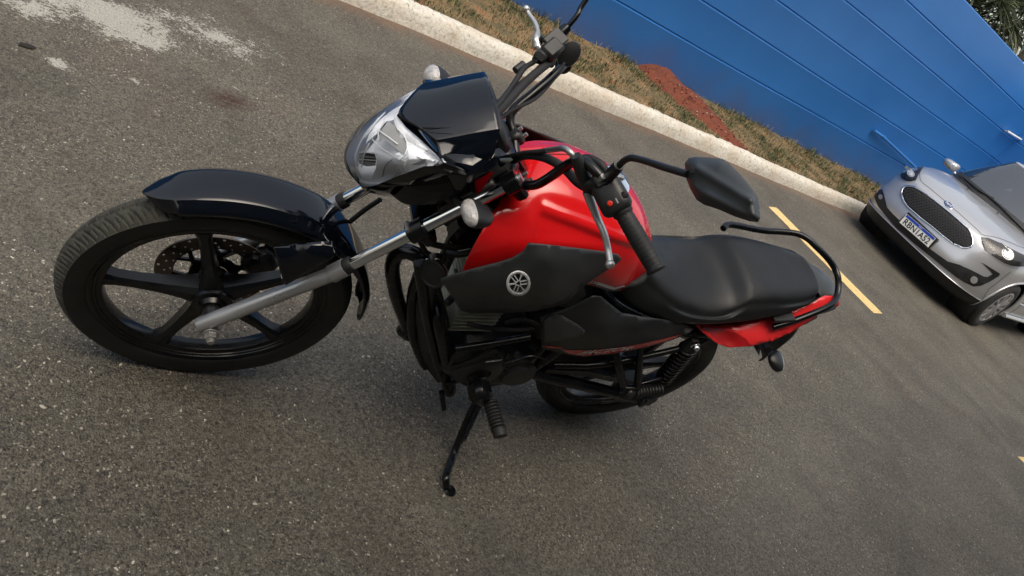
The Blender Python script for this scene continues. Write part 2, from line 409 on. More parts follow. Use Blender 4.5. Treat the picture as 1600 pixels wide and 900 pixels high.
for (u, v, u2, v2, wid, st) in [(-20, -50, 330, 85, .34, 1.0), (60, -5, 330, 95, .22, .95), (150, -10, 480, 110, .30, .74), (-40, -20, 130, 40, .16, .9), (55, 78, 130, 120, .06, .8), (320, 60, 420, 85, .07, .62), (120, 100, 155, 120, .035, .55), (200, 118, 222, 134, .03, .8), (355, 130, 385, 147, .022, .85), (0, 0, 60, 12, .1, .8), (260, 20, 330, 95, .1, .6)]:
    a = Wd(u, v); c = Wd(u2, v2); mid = (a+c)/2; d = c-a
    BLOBS.append((float(mid[0]), float(mid[1]), math.atan2(d[1], d[0]), float(np.linalg.norm(d[:2])/2*1.25), wid, st))
asph = asphalt_material()
ground = mk('road', [(-300, -300, 0), (300, -300, 0), (300, 300, 0), (-300, 300, 0)], [(0, 1, 2, 3)], asph, smooth=False); tag(ground, kind='structure')
# loose pebbles
pm = pmat('pebble', (.38, .35, .29), .8, vary=.4)
pb = MB()
for i in range(190):
    if i < 120: u, v = rng.uniform(0, 1600), rng.uniform(40, 900)
    else: u, v = rng.uniform(0, 700), rng.uniform(560, 900)
    c = Wd(u, v)
    if (RK.T@c)[1] < KERB+.05: continue
    s = rng.uniform(.0010, .0032)*(1 if rng.random() < .95 else 1.6); bm = bmesh.new(); bmesh.ops.create_icosphere(bm, subdivisions=1, radius=1)
    V = np.array([tuple(q.co) for q in bm.verts])*(1+rng.uniform(-.4, .4, (len(bm.verts), 1)))*np.array([s*rng.uniform(1, 2.2), s, s*.6]); Fc = [tuple(x.index for x in f.verts) for f in bm.faces]; bm.free()
    V = V@rot((0, 0, 1), rng.uniform(0, 6)).T; pb.add(V+np.array([c[0], c[1], s*.35]), Fc)
tag(pb.build('pebbles', pm, smooth=False), kind='stuff', label='tiny pale stones scattered over the brown asphalt')
# a dark clod near the top left
dl0 = Wd(40, 73); m_ = MB(); m_.lathe((0, 0, .004), (0, 0, 1), [(0, -.004), (.011, -.004), (.014, 0), (.009, .006), (0, .008)], 11)
m_.v = [(x*1.9+.003*math.sin(y*900), y*.8+.002*math.sin(x*700), z) for x, y, z in m_.v]
o = m_.build('dirt_clod', pmat('dark_dirt', (.02, .018, .015), .9, bump=1., bscale=300)); o.location = tuple(dl0); o.rotation_euler = (0, 0, .25); tag(o, 'small dark clod of dirt on the asphalt in the top left corner', 'debris')
# yellow bay lines
ym = bpy.data.materials.new('yellow_paint'); ym.use_nodes = True; n = ym.node_tree.nodes; l = ym.node_tree.links; b = n['Principled BSDF']
tcn = n.new('ShaderNodeNewGeometry'); nz = n.new('ShaderNodeTexNoise'); nz.inputs['Scale'].default_value = 55; nz.inputs['Detail'].default_value = 7; l.new(tcn.outputs['Position'], nz.inputs['Vector'])
cr = n.new('ShaderNodeValToRGB'); cr.color_ramp.elements[0].position = .30; cr.color_ramp.elements[0].color = (.16, .12, .07, 1); cr.color_ramp.elements[1].position = .42; cr.color_ramp.elements[1].color = (.66, .47, .19, 1)
e3 = cr.color_ramp.elements.new(.75); e3.color = (.74, .56, .27, 1)
l.new(nz.outputs[0], cr.inputs[0]); l.new(cr.outputs[0], b.inputs['Base Color']); b.inputs['Roughness'].default_value = .75
bp_ = n.new('ShaderNodeBump'); bp_.inputs['Strength'].default_value = .6; bp_.inputs['Distance'].default_value = .003; l.new(nz.outputs[0], bp_.inputs['Height']); l.new(bp_.outputs[0], b.inputs['Normal'])
def stripe(name, pts, label):
    P = [Wd(u, v, .004) for u, v in pts]; n_ = 24; V = []
    for i in range(n_+1):
        t = i/n_; a = P[0]*(1-t)+P[1]*t; c = P[3]*(1-t)+P[2]*t; e = (c-a)*.02
        V += [a+e*rng.uniform(-1, 1), c+e*rng.uniform(-1, 1)]
    tag(mk(name, V, [(2*i, 2*i+1, 2*i+3, 2*i+2) for i in range(n_)], ym, smooth=False), label, 'road marking', 'yellow parking bay lines', None)
stripe('bay_line', [(1201, 323), (1365, 489), (1379, 490), (1213, 324)], 'long yellow painted line beside the silver car, ending near the kerb')
stripe('bay_line', [(1590, 713), (1690, 815), (1706, 816), (1604, 715)], 'end of yellow painted line at the right edge, well away from the car')

# ================================================================== KERB, VERGE, WALL
def conc_mat():
    m = bpy.data.materials.new('whitewashed_concrete'); m.use_nodes = True; n = m.node_tree.nodes; l = m.node_tree.links; b = n['Principled BSDF']
    g = n.new('ShaderNodeNewGeometry')
    def ns(s, d=6, r=.6): q = n.new('ShaderNodeTexNoise'); q.inputs['Scale'].default_value = s; q.inputs['Detail'].default_value = d; q.inputs['Roughness'].default_value = r; l.new(g.outputs['Position'], q.inputs['Vector']); return q.outputs[0]
    def ramp(x, els):
        c = n.new('ShaderNodeValToRGB'); c.color_ramp.elements[0].position = els[0][0]; c.color_ramp.elements[0].color = (*els[0][1], 1)
        c.color_ramp.elements[1].position = els[-1][0]; c.color_ramp.elements[1].color = (*els[-1][1], 1)
        for p, k in els[1:-1]: e = c.color_ramp.elements.new(p); e.color = (*k, 1)
        l.new(x, c.inputs[0]); return c.outputs[0]
    a = ramp(ns(38, 8, .7), [(.26, (.13, .12, .10)), (.38, (.38, .36, .30)), (.47, (.58, .56, .49)), (.75, (.68, .66, .59))])
    q = ramp(ns(5), [(.40, (0, 0, 0)), (.68, (1, 1, 1))])
    mx = n.new('ShaderNodeMix'); mx.data_type = 'RGBA'; ml = n.new('ShaderNodeMath'); ml.operation = 'MULTIPLY'; ml.inputs[1].default_value = .5
    l.new(q, ml.inputs[0]); l.new(ml.outputs[0], mx.inputs[0]); l.new(a, mx.inputs[6]); mx.inputs[7].default_value = (.42, .31, .21, 1)
    # earth on the upper back edge
    sx = n.new('ShaderNodeSeparateXYZ'); l.new(g.outputs['Position'], sx.inputs[0])
    l.new(mx.outputs[2], b.inputs['Base Color']); b.inputs['Roughness'].default_value = .9
    bp = n.new('ShaderNodeBump'); bp.inputs['Strength'].default_value = 1; bp.inputs['Distance'].default_value = .008; l.new(ns(45, 6), bp.inputs['Height']); l.new(bp.outputs[0], b.inputs['Normal'])
    return m
concm = conc_mat()
def kerb_profile(x, segs=7):
    n1 = .010*math.sin(x*2.1)+.008*math.sin(x*5.3+1); 
    return [(KERB+.004+n1*.6, -.02), (KERB-.006+n1, .05), (KERB-.018+n1, .095), (KERB-.045+n1, .128), (KERB-.085+n1, .134), (KERB-.125+n1, .128), (KERB-.135, .05)]
def kerb_stone(x0, x1, sub=.035):
    V = []; xs = np.arange(x0, x1+1e-6, (x1-x0)/max(2, round((x1-x0)/sub))); 
    for x in xs:
        pr = kerb_profile(x)
        for (y, z) in pr: V.append((x, y+rng.normal(0, .0022), z+(rng.normal(0, .0022) if z > 0 else 0)))
    n_ = 7; Fc = [(i*n_+j, i*n_+j+1, (i+1)*n_+j+1, (i+1)*n_+j) for i in range(len(xs)-1) for j in range(n_-1)]
    Fc += [tuple(range(n_)), tuple(range((len(xs)-1)*n_, len(xs)*n_))]
    return V, Fc
V, Fc = kerb_stone(-30, 8, .05)
tag(mk('kerb', to_world_K(V), Fc, concm, subs=0, ang=60), 'rough whitewashed concrete kerb between the asphalt and the dry verge', 'kerb', kind='structure')
# verge soil
soil = bpy.data.materials.new('verge_soil'); soil.use_nodes = True; n = soil.node_tree.nodes; l = soil.node_tree.links; b = n['Principled BSDF']
g = n.new('ShaderNodeNewGeometry'); nz = n.new('ShaderNodeTexNoise'); nz.inputs['Scale'].default_value = 4.5; nz.inputs['Detail'].default_value = 9; nz.inputs['Roughness'].default_value = .7; l.new(g.outputs['Position'], nz.inputs['Vector'])
cr = n.new('ShaderNodeValToRGB'); cr.color_ramp.elements[0].position = .32; cr.color_ramp.elements[0].color = (.07, .060, .028, 1); cr.color_ramp.elements[1].position = .68; cr.color_ramp.elements[1].color = (.27, .115, .048, 1)
for p_, k_ in ((.45, (.12, .090, .042, 1)), (.56, (.20, .13, .065, 1))): e = cr.color_ramp.elements.new(p_); e.color = k_
l.new(nz.outputs[0], cr.inputs[0]); l.new(cr.outputs[0], b.inputs['Base Color']); b.inputs['Roughness'].default_value = .95
n2 = n.new('ShaderNodeTexNoise'); n2.inputs['Scale'].default_value = 60; n2.inputs['Detail'].default_value = 5; l.new(g.outputs['Position'], n2.inputs['Vector'])
bp_ = n.new('ShaderNodeBump'); bp_.inputs['Strength'].default_value = 1; bp_.inputs['Distance'].default_value = .015; l.new(n2.outputs[0], bp_.inputs['Height']); l.new(bp_.outputs[0], b.inputs['Normal'])
def hnoise(x, y): return .5*math.sin(x*3.1+1.3*math.sin(y*4))+.3*math.sin(x*7.7+y*5.1)+.2*math.sin(x*15.3-y*12.7+2)
def verge_z(x, y):
    t = (KERB-.1-y)/(KERB-.1-WALL); return .122+.07*max(0, min(1, t))+.010*hnoise(x, y)+ .006*hnoise(x*3+5, y*3)
V = []; xs = np.arange(-30, 8.01, .06); ys = np.linspace(KERB-.10, WALL-.15, 15)
for x in xs:
    for y in ys: V.append((x, y, verge_z(x, y)))
tag(mk('verge', to_world_K(V), gridfaces(len(xs), len(ys)), soil, ang=180), kind='structure')
# mound of red earth lying across the verge
redsoil = pmat('red_earth', (.13, .032, .014), .95, vary=.3, bump=1., bscale=120, vscale=25)
mc = [K(u, v, .2, 2) for u, v in [(978, 100), (1020, 105), (1060, 140), (1085, 170), (1103, 200), (1120, 232), (1098, 218), (1080, 195), (1050, 172), (1022, 150), (1000, 130)]]
poly = [(float(q[0]), float(q[1])) for q in mc]
pw = [(-3.25, WALL+.0), (-3.95, WALL+.0), (-4.15, -3.75), (-4.2, -3.5), (-4.25, -3.25), (-4.45, -3.08), (-4.1, -3.07), (-3.85, -3.2), (-3.55, -3.4), (-3.3, -3.62), (-3.15, -3.8)]
V2, F2 = triang(pw, .035)
bd = np.array(pw)
def dist_poly(p, pl):
    m_ = 9
    for i in range(len(pl)):
        a = np.array(pl[i]); c = np.array(pl[(i+1) % len(pl)])
        if abs(a[1]-WALL) < .01 and abs(c[1]-WALL) < .01: continue
        t = np.clip(((p-a)@(c-a))/((c-a)@(c-a)), 0, 1); m_ = min(m_, np.linalg.norm(a+(c-a)*t-p))
    return m_
P = []
for q in V2:
    d = dist_poly(np.array(q), pw); P.append((q[0], q[1], verge_z(q[0], q[1])-.008+.13*(1-math.exp(-d*4.5))*(1+.15*hnoise(q[0]*4, q[1]*4))+rng.normal(0, .003)))
mound = mk('soil_mound', to_world_K(P), F2, redsoil, ang=180); tag(mound, 'low heap of fresh red earth spilled against the blue wall', 'soil', kind='stuff')
cl = MB()
for i in range(260):
    t = rng.random(); x = -3.2-1.3*t+rng.normal(0, .16); y = -3.85+.85*t+rng.normal(0, .10)
    if y > KERB-.12 or y < WALL+.03: continue
    s = rng.uniform(.003, .010); bm = bmesh.new(); bmesh.ops.create_icosphere(bm, subdivisions=1, radius=1)
    Vv = np.array([tuple(q.co) for q in bm.verts])*(1+rng.uniform(-.25, .25, (len(bm.verts), 1)))*s*np.array([1.2, 1, .7]); Fc = [tuple(x_.index for x_ in f.verts) for f in bm.faces]; bm.free()
    d = dist_poly(np.array([x, y]), pw) if inside((x, y), pw) else 0
    z = verge_z(x, y)+(.13*(1-math.exp(-d*4.5)) if d else 0)
    cl.add(to_world_K(Vv+np.array([x, y, z])), Fc, 1 if rng.random() < .12 else 0)
tag(cl.build('soil_clods', redsoil, mats=[pm], smooth=False), 'small red clods and pale stones strewn around the earth heap', kind='stuff')
# dry grass: blades as real geometry
gr_cols = [pmat('grass_green', (.040, .062, .020), .8, vary=.4), pmat('grass_olive', (.085, .085, .034), .8, vary=.4), pmat('grass_straw', (.24, .185, .085), .8, vary=.3)]
gb = MB(); GV = []; GF = []; GM = []
def density(x, y): return hnoise(x*1.3+3, y*2.2)+.5*hnoise(x*4, y*5+1)
cnt = 0
while cnt < 26000:
    x = -10.5+12.5*rng.random()**.8 if rng.random() < .9 else rng.uniform(-14, 3); y = rng.uniform(WALL+.02, KERB-.11)
    if inside((x, y), pw) and rng.random() < .97: continue
    dn = density(x, y)
    if rng.random() > .55+.5*dn: continue
    h = rng.uniform(.012, .045)*(1+.4*dn); 
    if y < WALL+.10: h *= 1.7
    a = rng.uniform(0, 6.28); lean_ = rng.uniform(.2, 1.3)*h; w_ = rng.uniform(.0018, .0042); z = verge_z(x, y)-.004
    dx, dy = math.cos(a), math.sin(a); n0 = len(GV)
    GV += [(x-dy*w_, y+dx*w_, z), (x+dy*w_, y-dx*w_, z), (x+dx*lean_*.45+dy*w_*.7, y+dy*lean_*.45-dx*w_*.7, z+h*.65), (x+dx*lean_*.45-dy*w_*.7, y+dy*lean_*.45+dx*w_*.7, z+h*.65), (x+dx*lean_, y+dy*lean_, z+h)]
    GF += [(n0, n0+1, n0+2, n0+3), (n0+3, n0+2, n0+4)]
    r_ = rng.random()-.25*dn; k = 0 if r_ < .36 else (1 if r_ < .68 else 2); GM += [k, k]; cnt += 1
go = mk('dry_grass', to_world_K(GV), GF, gr_cols[0], mats=gr_cols[1:], fm=GM, smooth=False, recalc=False)
tag(go, 'short patchy half dry grass on the verge along the wall', kind='stuff')
# wall
wallm = bpy.data.materials.new('blue_wall_paint'); wallm.use_nodes = True; n = wallm.node_tree.nodes; l = wallm.node_tree.links; b = n['Principled BSDF']
g = n.new('ShaderNodeNewGeometry'); nz = n.new('ShaderNodeTexNoise'); nz.inputs['Scale'].default_value = 1.2; nz.inputs['Detail'].default_value = 8; l.new(g.outputs['Position'], nz.inputs['Vector'])
cr = n.new('ShaderNodeValToRGB'); cr.color_ramp.elements[0].position = .3; cr.color_ramp.elements[0].color = (.022, .140, .42, 1); cr.color_ramp.elements[1].position = .7; cr.color_ramp.elements[1].color = (.028, .165, .48, 1)
l.new(nz.outputs[0], cr.inputs[0])
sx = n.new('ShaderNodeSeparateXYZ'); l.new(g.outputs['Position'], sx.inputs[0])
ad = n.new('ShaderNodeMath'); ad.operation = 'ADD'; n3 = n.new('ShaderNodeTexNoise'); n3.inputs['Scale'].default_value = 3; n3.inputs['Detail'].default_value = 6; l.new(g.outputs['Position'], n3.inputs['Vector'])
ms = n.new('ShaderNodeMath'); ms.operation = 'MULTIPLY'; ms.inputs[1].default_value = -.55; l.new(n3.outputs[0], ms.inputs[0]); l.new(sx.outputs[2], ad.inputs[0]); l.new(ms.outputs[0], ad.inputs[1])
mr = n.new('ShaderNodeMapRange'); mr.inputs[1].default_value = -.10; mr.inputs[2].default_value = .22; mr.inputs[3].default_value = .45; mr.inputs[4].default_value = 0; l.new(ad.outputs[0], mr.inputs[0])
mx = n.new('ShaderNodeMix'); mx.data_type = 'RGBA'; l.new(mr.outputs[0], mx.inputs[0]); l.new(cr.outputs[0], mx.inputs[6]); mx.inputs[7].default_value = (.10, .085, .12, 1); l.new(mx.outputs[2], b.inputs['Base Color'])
b.inputs['Roughness'].default_value = .42
n4 = n.new('ShaderNodeTexNoise'); n4.inputs['Scale'].default_value = 5; n4.inputs['Detail'].default_value = 5; l.new(g.outputs['Position'], n4.inputs['Vector'])
bp_ = n.new('ShaderNodeBump'); bp_.inputs['Strength'].default_value = .15; bp_.inputs['Distance'].default_value = .01; l.new(n4.outputs[0], bp_.inputs['Height']); l.new(bp_.outputs[0], b.inputs['Normal'])
GZ = [.5939+.361*i for i in range(5)]; TOP = 2.4165
prof = [(0, 0)]
for i, z in enumerate(GZ): prof += [(0, z-.03), (.003, z-.018), (.001, z-.008), (-.014, z-.001), (-.014, z+.003), (0, z+.008)]
prof += [(0, TOP-.01), (-.01, TOP), (-.14, TOP), (-.15, TOP-.01), (-.15, 0)]
XE = -10.75
V = []; xs = np.arange(-10.75, 8.1, .25)
for x in xs:
    for j, (dy, z) in enumerate(prof):
        wv = 0
        gz = .003*math.sin(x*1.3+round(z/.36)*2.1)
        V.append((x, WALL+dy+(wv if dy > -.1 else 0), z+(gz if 0 < z < TOP-.02 else 0)))
np_ = len(prof); Fc = gridfaces(len(xs), np_)+[tuple(range(np_)), tuple(range((len(xs)-1)*np_, len(xs)*np_))]
wall = thing('boundary_wall', 'long bright blue wall with horizontal grooves behind the grass verge', 'wall', (*(RK@np.array([-3, WALL, 0]))[:2], 0))
def KW(o_loc):  # matrix taking road-frame vertices into a thing placed at o_loc
    return Matrix.Translation(-Vector(o_loc))@Matrix.Rotation(.082574, 4, 'Z')
def kmk(name, V, Fc, mat, parent, **k):
    o = mk(name, V, Fc, mat, parent, **k); o.matrix_local = KW(parent.location); return o
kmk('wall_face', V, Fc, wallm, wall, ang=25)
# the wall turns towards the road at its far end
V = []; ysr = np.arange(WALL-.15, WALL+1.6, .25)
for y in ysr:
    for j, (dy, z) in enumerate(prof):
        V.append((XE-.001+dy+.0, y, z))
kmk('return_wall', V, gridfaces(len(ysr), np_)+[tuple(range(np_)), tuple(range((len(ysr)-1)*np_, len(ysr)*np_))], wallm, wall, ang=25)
def Kt(pts): return [K(u, v, WALL+off) for u, v, off in pts]
pt_ = Kt([(1366, 204, .03), (1380, 214, .055), (1395, 228, .055), (1428, 259, .055)]); pt_.append(pt_[-1]+(pt_[-1]-pt_[-2])*.8)
mb = MB(); mb.tube(pt_, .018, 10); mb.lathe(pt_[1], pt_[2]-pt_[1], [(.0, -.025), (.025, -.025), (.025, .025), (0, .025)], 12)
pipe = thing('wall_pipe', 'blue painted pipe running along the wall above the car bonnet', 'pipe', (*(RK@np.array(pt_[1]))[:2], 0)); o = mb.build('pipe_run', wallm, pipe); o.matrix_local = KW(pipe.location)
pt_ = Kt([(1571, 205, .02), (1574, 205, .06), (1600, 221, .06), (1620, 233, .06)]); mb = MB(); mb.tube(pt_, .015, 10)
cond = thing('conduit', 'thin white conduit fixed high on the blue wall near its corner', 'pipe', (*(RK@np.array(pt_[1]))[:2], 0)); o = mb.build('conduit_run', whitep, cond); o.matrix_local = KW(cond.location)
# unseen plain block added on the camera's side of the road to shade it
bm_ = pmat('block_grey', (.10, .095, .09), .8, vary=.2, vscale=2)
bl0 = RK@np.array([-1.0, 2.7, 0]); bd_ = thing('shade_block', 'unseen two storey block added on the near side of the road for shade', 'shade_block', tuple(bl0))
m_ = MB(); m_.box((-1.0, 4.2, 2.3), (18, 3.0, 4.6), cham=.005); o = m_.build('wall', bm_, bd_, smooth=False); o.matrix_local = KW(bd_.location)
m_ = MB(); m_.box((-1.0, 4.1, 4.7), (18.6, 3.6, .2), cham=.02); o = m_.build('roof', bm_, bd_, smooth=False); o.matrix_local = KW(bd_.location)
for zz in (1.5, 3.4):
    for xx in range(-8, 8, 3):
        m_ = MB(); m_.box((xx, 2.69, zz), (1.5, .06, 1.2)); o = m_.build('block_pane', pmat('dark_pane', (.02, .025, .03), .1) if 'dark_pane' not in MATS else MATS['dark_pane'], bd_, smooth=False); o.matrix_local = KW(bd_.location)
# ================================================================== MOTORCYCLE
bike = thing('motorcycle', 'red and black motorcycle leaning on its side stand on the asphalt', 'motorcycle')
bike.rotation_euler = (-LEAN, 0, 0)
def wheel(name, cx, cz, spec, steer, front):
    ro, wt, spokes0 = spec['r'], spec['w'], spec['sp']
    # rim: flanges and drum
    rb = MB(); fl = .2430; wf = spec['rw']
    prof = [(fl, -wf), (fl+.001, -wf+.004), (.236, -wf+.005), (.229, -wf+.012), (.222, -wf+.018), (.2205, 0), (.222, wf-.018), (.229, wf-.012), (.236, wf-.005), (fl+.001, wf-.004), (fl, wf), (.237, wf+.001), (.232, wf-.003), (.231, wf-.0055), (.226, wf-.0065), (.225, wf-.009), (.219, wf-.010), (.214, wf-.012), (.2125, wf-.016), (.2115, 0), (.2125, -wf+.016), (.214, -wf+.012), (.219, -wf+.010), (.226, -wf+.0065), (.232, -wf+.003), (.237, -wf-.001)]
    rb.lathe((cx, 0, cz), (0, 1, 0), prof, 120, closed=True)
    rb.lathe((cx, 0, cz), (0, 1, 0), [(.0, -.05), (.030, -.05), (.034, -.035), (.036, 0), (.040, .015), (.044, .028), (.043, .034), (.030, .036), (.026, .046), (0, .046)], 40)
    for k in range(5):
        a = R(spokes0+72*k); ca, sa = math.cos(a), math.sin(a)
        def pt(r, t, y): return (cx+ca*r-sa*t, y, cz+sa*r+ca*t)
        V = []
        secs = [(.030, .027, .028), (.06, .0200, .021), (.10, .0148, .017), (.15, .0122, .0145), (.19, .0125, .0145), (.2135, .020, .016)]
        for r_, ht, hy in secs:
            V += [pt(r_, -ht, -hy), pt(r_, ht, -hy), pt(r_, ht*1.0, hy*.55), pt(r_, ht*.55, hy), pt(r_, -ht*.55, hy), pt(r_, -ht, hy*.55)]
        Fc = [(i*6+j, i*6+(j+1) % 6, (i+1)*6+(j+1) % 6, (i+1)*6+j) for i in range(len(secs)-1) for j in range(6)]+[tuple(range(6)), tuple(range((len(secs)-1)*6, len(secs)*6))]
        rb.add(V, Fc)
    W_ = rb.build(name, gloss if front else frameb, bike, steer=steer, ang=28)
    W_.data.materials[0] = frameb
    # tyre with cut tread
    nth = 70*12; prof = [(.2385, wf-.004), (.243, wf+.003), (.250, wt*.93), (.262, wt*1.0), (.274, wt*1.0), (ro-.020, wt*.97)]
    na = 17; crown = [(ro-.020*(abs(2*i/(na-1)-1))**2.4, wt*.95*(1-2*i/(na-1))) for i in range(na)]
    side2 = [(r_, -y_) for r_, y_ in prof[::-1]]
    full = prof+crown+side2; V = []; mi = []
    for k in range(nth):
        th = 2*math.pi*k/nth
        for j, (r_, y_) in enumerate(full):
            rr = r_
            if len(prof) <= j < len(prof)+na:
                s_ = y_/wt; ph = (th/(2*math.pi)*70)
                dep = 0
                a_ = abs(s_); sgn = 1 if s_ > 0 else -1
                q = (ph+(.5 if sgn < 0 else 0)+.95*(1-a_)**1.6) % 1.0
                if .10 < a_ < .93 and min(q, 1-q) < .10: dep = 1
                q2 = (ph+.5+(.5 if sgn < 0 else 0)+.5*(1-a_)) % 1.0
                if .45 < a_ < .80 and min(q2, 1-q2) < .075: dep = 1
                if a_ < .05: dep = .8
                rr -= .0045*dep
            V.append((cx+rr*math.cos(th), y_, cz+rr*math.sin(th)))
    m_ = len(full); Fc = []; fm = []
    for k in range(nth):
        k2 = (k+1) % nth
        for j in range(m_-1):
            Fc.append((k*m_+j, k*m_+j+1, k2*m_+j+1, k2*m_+j)); fm.append(1 if len(prof)-1 <= j < len(prof)+na else 0)
    ty = mk('tyre', V, Fc, tyreside, W_, mats=[tread], fm=fm, ang=38)
    return W_
FW = wheel('front_wheel', 1.325, .300, dict(r=.3015, w=.037, sp=-5, rw=.027), True, True)
RW = wheel('rear_wheel', 0, .305, dict(r=.306, w=.046, sp=20, rw=.036), False, False)
# brake disc with holes
def disc():
    n_ = 240; rs = [.083, .0875, .0915, .0955, .0995, .1035, .1075, .1115, .1165, .1215]; V = []; Fc = []
    for r_ in rs:
        for k in range(n_): a = 2*math.pi*k/n_; V.append((1.325+r_*math.cos(a), -.060, .3+r_*math.sin(a)))
    for i in range(len(rs)-1):
        for k in range(n_):
            hole = (i in (1, 4, 7)) and (k % 12) in ((0, 1) if i == 4 else ((6, 7) if i == 7 else (3, 4)))
            if not hole: Fc.append((i*n_+k, i*n_+(k+1) % n_, (i+1)*n_+(k+1) % n_, (i+1)*n_+k))
    d = mk('brake_disc', V, Fc, discm, FW, thick=.004, smooth=False)
    c = MB(); c.lathe((1.325, -.056, .3), (0, 1, 0), [(.03, -.004), (.052, -.004), (.052, .004), (.03, .004)], 40, closed=True)
    for k in range(6):
        a = 2*math.pi*k/6+.2; b2 = a+.45
        for (a1, a2) in ((a, b2), (a+.45, a)):
            c.tube([(1.325+.046*math.cos(a1), -.057, .3+.046*math.sin(a1)), (1.325+.087*math.cos(a2), -.059, .3+.087*math.sin(a2))], .0055, 6)
    c.build('disc_carrier', frameb, FW)
disc()
ax_ = MB(); axc = S(329, 523, .118)
ax_.lathe((1.325, .108, .298), (0, 1, 0), [(0, -.06), (.008, -.06), (.008, 0), (.0175, 0), (.0175, .003), (.012, .004)], 24)
ax_.lathe((1.325, .111, .298), (0, 1, 0), [(0, 0), (.0140, 0), (.0140, .010), (.0125, .012), (.0085, .0122), (.0085, .020), (.0070, .022), (0, .022)], 6)
ax_.build('axle_nut', steel, FW, ang=30)
sp_ = MB(); sp_.lathe((1.325, .046, .300), (0, 1, 0), [(0, 0), (.018, 0), (.020, .012), (.015, .026), (.012, .04), (0, .04)], 24); sp_.build('speedometer_drive', engb, FW)
# forks
D26 = np.array([-s26, 0, c26])
def fork(sy):
    def leg(z): return np.array([1.155+(.583-z)*math.tan(R(26.5)), sy*.09, z])
    pc = leg(.555); p0 = np.array([1.350, sy*.090, .2935])
    m_ = MB(); dl = pc-p0; m_.tube([p0, p0+dl*.012, p0+dl*.15, p0+dl*.5, pc], [.0125, .0160, .0170, .0164, .0158], 20)
    m_.tube([pc, pc+D26*.001, pc+D26*.036, pc+D26*.037], [.0155, .0192, .0192, .0155], 24)
    # axle lug in front of the leg
    m_.lathe((1.325, sy*.105, .300), (0, sy, 0), [(0, -.018), (.0165, -.018), (.0165, -.006), (0, -.006)], 20)
    m_.box((1.334, sy*.093, .302), (.026, .022, .046), rot((0, 1, 0), R(-33)))
    L = m_.build('fork_leg', alu, bike, steer=True, ang=35)
    s_ = MB(); s_.tube([pc+D26*.037, pc+D26*.050, pc+D26*.054], [.0175, .0175, .0155], 20); s_.build('dust_seal', rubber, L)
    c_ = MB(); c_.tube([pc+D26*.03, leg(.95)], .0137, 24); c_.build('stanchion', chrome, L)
    return leg
legp = fork(1); fork(-1)
tc = MB()
for z, h in ((.745, .03), (.935, .026)):
    c = [legp(z)*np.array([1, 0, 1])]
    ctr = c[0]+np.array([-.025, 0, -.012])
    tc.box(ctr, (.055, .20, h), rot((0, 1, 0), R(-26.5)), cham=.25)
    for sy in (1, -1):
        q = legp(z)*np.array([1, sy, 1]); tc.tube([q-D26*h*.6, q+D26*h*.6], .022, 16)
tc.tube([legp(.735)*np.array([1, 0, 1])+np.array([-.045, 0, -.02]), legp(.95)*np.array([1, 0, 1])+np.array([-.045, 0, -.02])], .026, 16)
TC = tc.build('triple_clamp', frameb, bike, steer=True, ang=35)
for sy in (1, -1):
    q = legp(.95)*np.array([1, sy, 1]); cb = MB(); cb.tube([q-D26*.006, q+D26*.006], [.0115, .0095], 12); cb.build('fork_cap', steel, TC)
    q = legp(.745)*np.array([1, sy, 1])+np.array([.024, 0, .0]); cb = MB(); cb.tube([q-np.array([0, .012, 0]), q+np.array([0, .012, 0])], .005, 8); cb.build('pinch_bolt', steel, TC)
for sy in (1, -1):
    m_ = MB(); m_.box(legp(.855)*np.array([1, sy*.93, 1])+np.array([.0, 0, 0]), (.050, .020, .125), rot((0, 1, 0), R(-26.5)), cham=.25); m_.tube([legp(.83)*np.array([1, sy*.9, 1]), np.array([1.10, sy*.08, .86])], .011, 10); m_.build('headlight_bracket', engb, bike, steer=True)
m_ = MB(); m_.box((1.005, 0, .90), (.06, .15, .13), rot((0, 1, 0), R(-26.5)), cham=.3); m_.build('wiring_box', engb, bike, steer=True)
# ---- front mudguard
def fender():
    th = [50, 53, 57, 62, 69, 78, 88, 98, 108, 118, 130, 142, 156, 168, 176]
    Rc = [.330, .332, .335, .338, .341, .344, .347, .350, .353, .351, .346, .342, .341, .340, .340]
    we = [.020, .036, .048, .056, .060, .061, .062, .063, .064, .062, .058, .055, .053, .047, .028]
    G = []
    for a, rc, w_ in zip(th, Rc, we):
        row = []
        for y, dr in [(-1, -.026), (-.96, -.017), (-.72, -.006), (-.56, -.0015), (0, .0), (.56, -.0015), (.72, -.006), (.96, -.017), (1, -.026)]:
            aa = a+(3.0*abs(y)**1.5 if a < 58 else (0)) - (7*abs(y)**1.5 if a > 175 else 0)
            r_ = rc+dr*(.7 if a > 135 else 1); row.append((1.325+r_*math.cos(R(aa)), y*w_, .3+r_*math.sin(R(aa))))
        G.append(row)
    return grid_obj('front_mudguard', G, gloss, bike, 5, 3, steer=True, thick=.003, ang=180)
FM = fender()
o, = panel('mudguard_bracket', [(426, 386, .079), (470, 380, .082), (523, 376, .080), (523, 401, .106), (500, 415, .110), (447, 446, .110), (441, 440, .108), (434, 410, .098)], [(480, 388, .096), (478, 410, .108), (500, 398, .106)], gloss, FM, fr=S, step=5, thick=.003)
o2 = mk('mudguard_bracket', [(v.co.x-.005, -v.co.y+.022, v.co.z-.045) for v in o.data.vertices], [tuple(reversed(p.vertices)) for p in o.data.polygons], gloss, FM, recalc=False, thick=.003)
mh = MB(); mh.tube([S(594, 312, -.04), S(570, 328, -.05), S(545, 348, -.05), S(530, 362, -.055)], .0055, 10, res=4); mh.build('brake_hose', rubber, bike, steer=True)
cl_ = MB(); cl_.box((1.245, -.066, .365), (.075, .05, .06), rot((0, 1, 0), R(40)), cham=.25); cl_.box((1.215, -.085, .40), (.05, .02, .05), rot((0, 1, 0), R(40)), cham=.2)
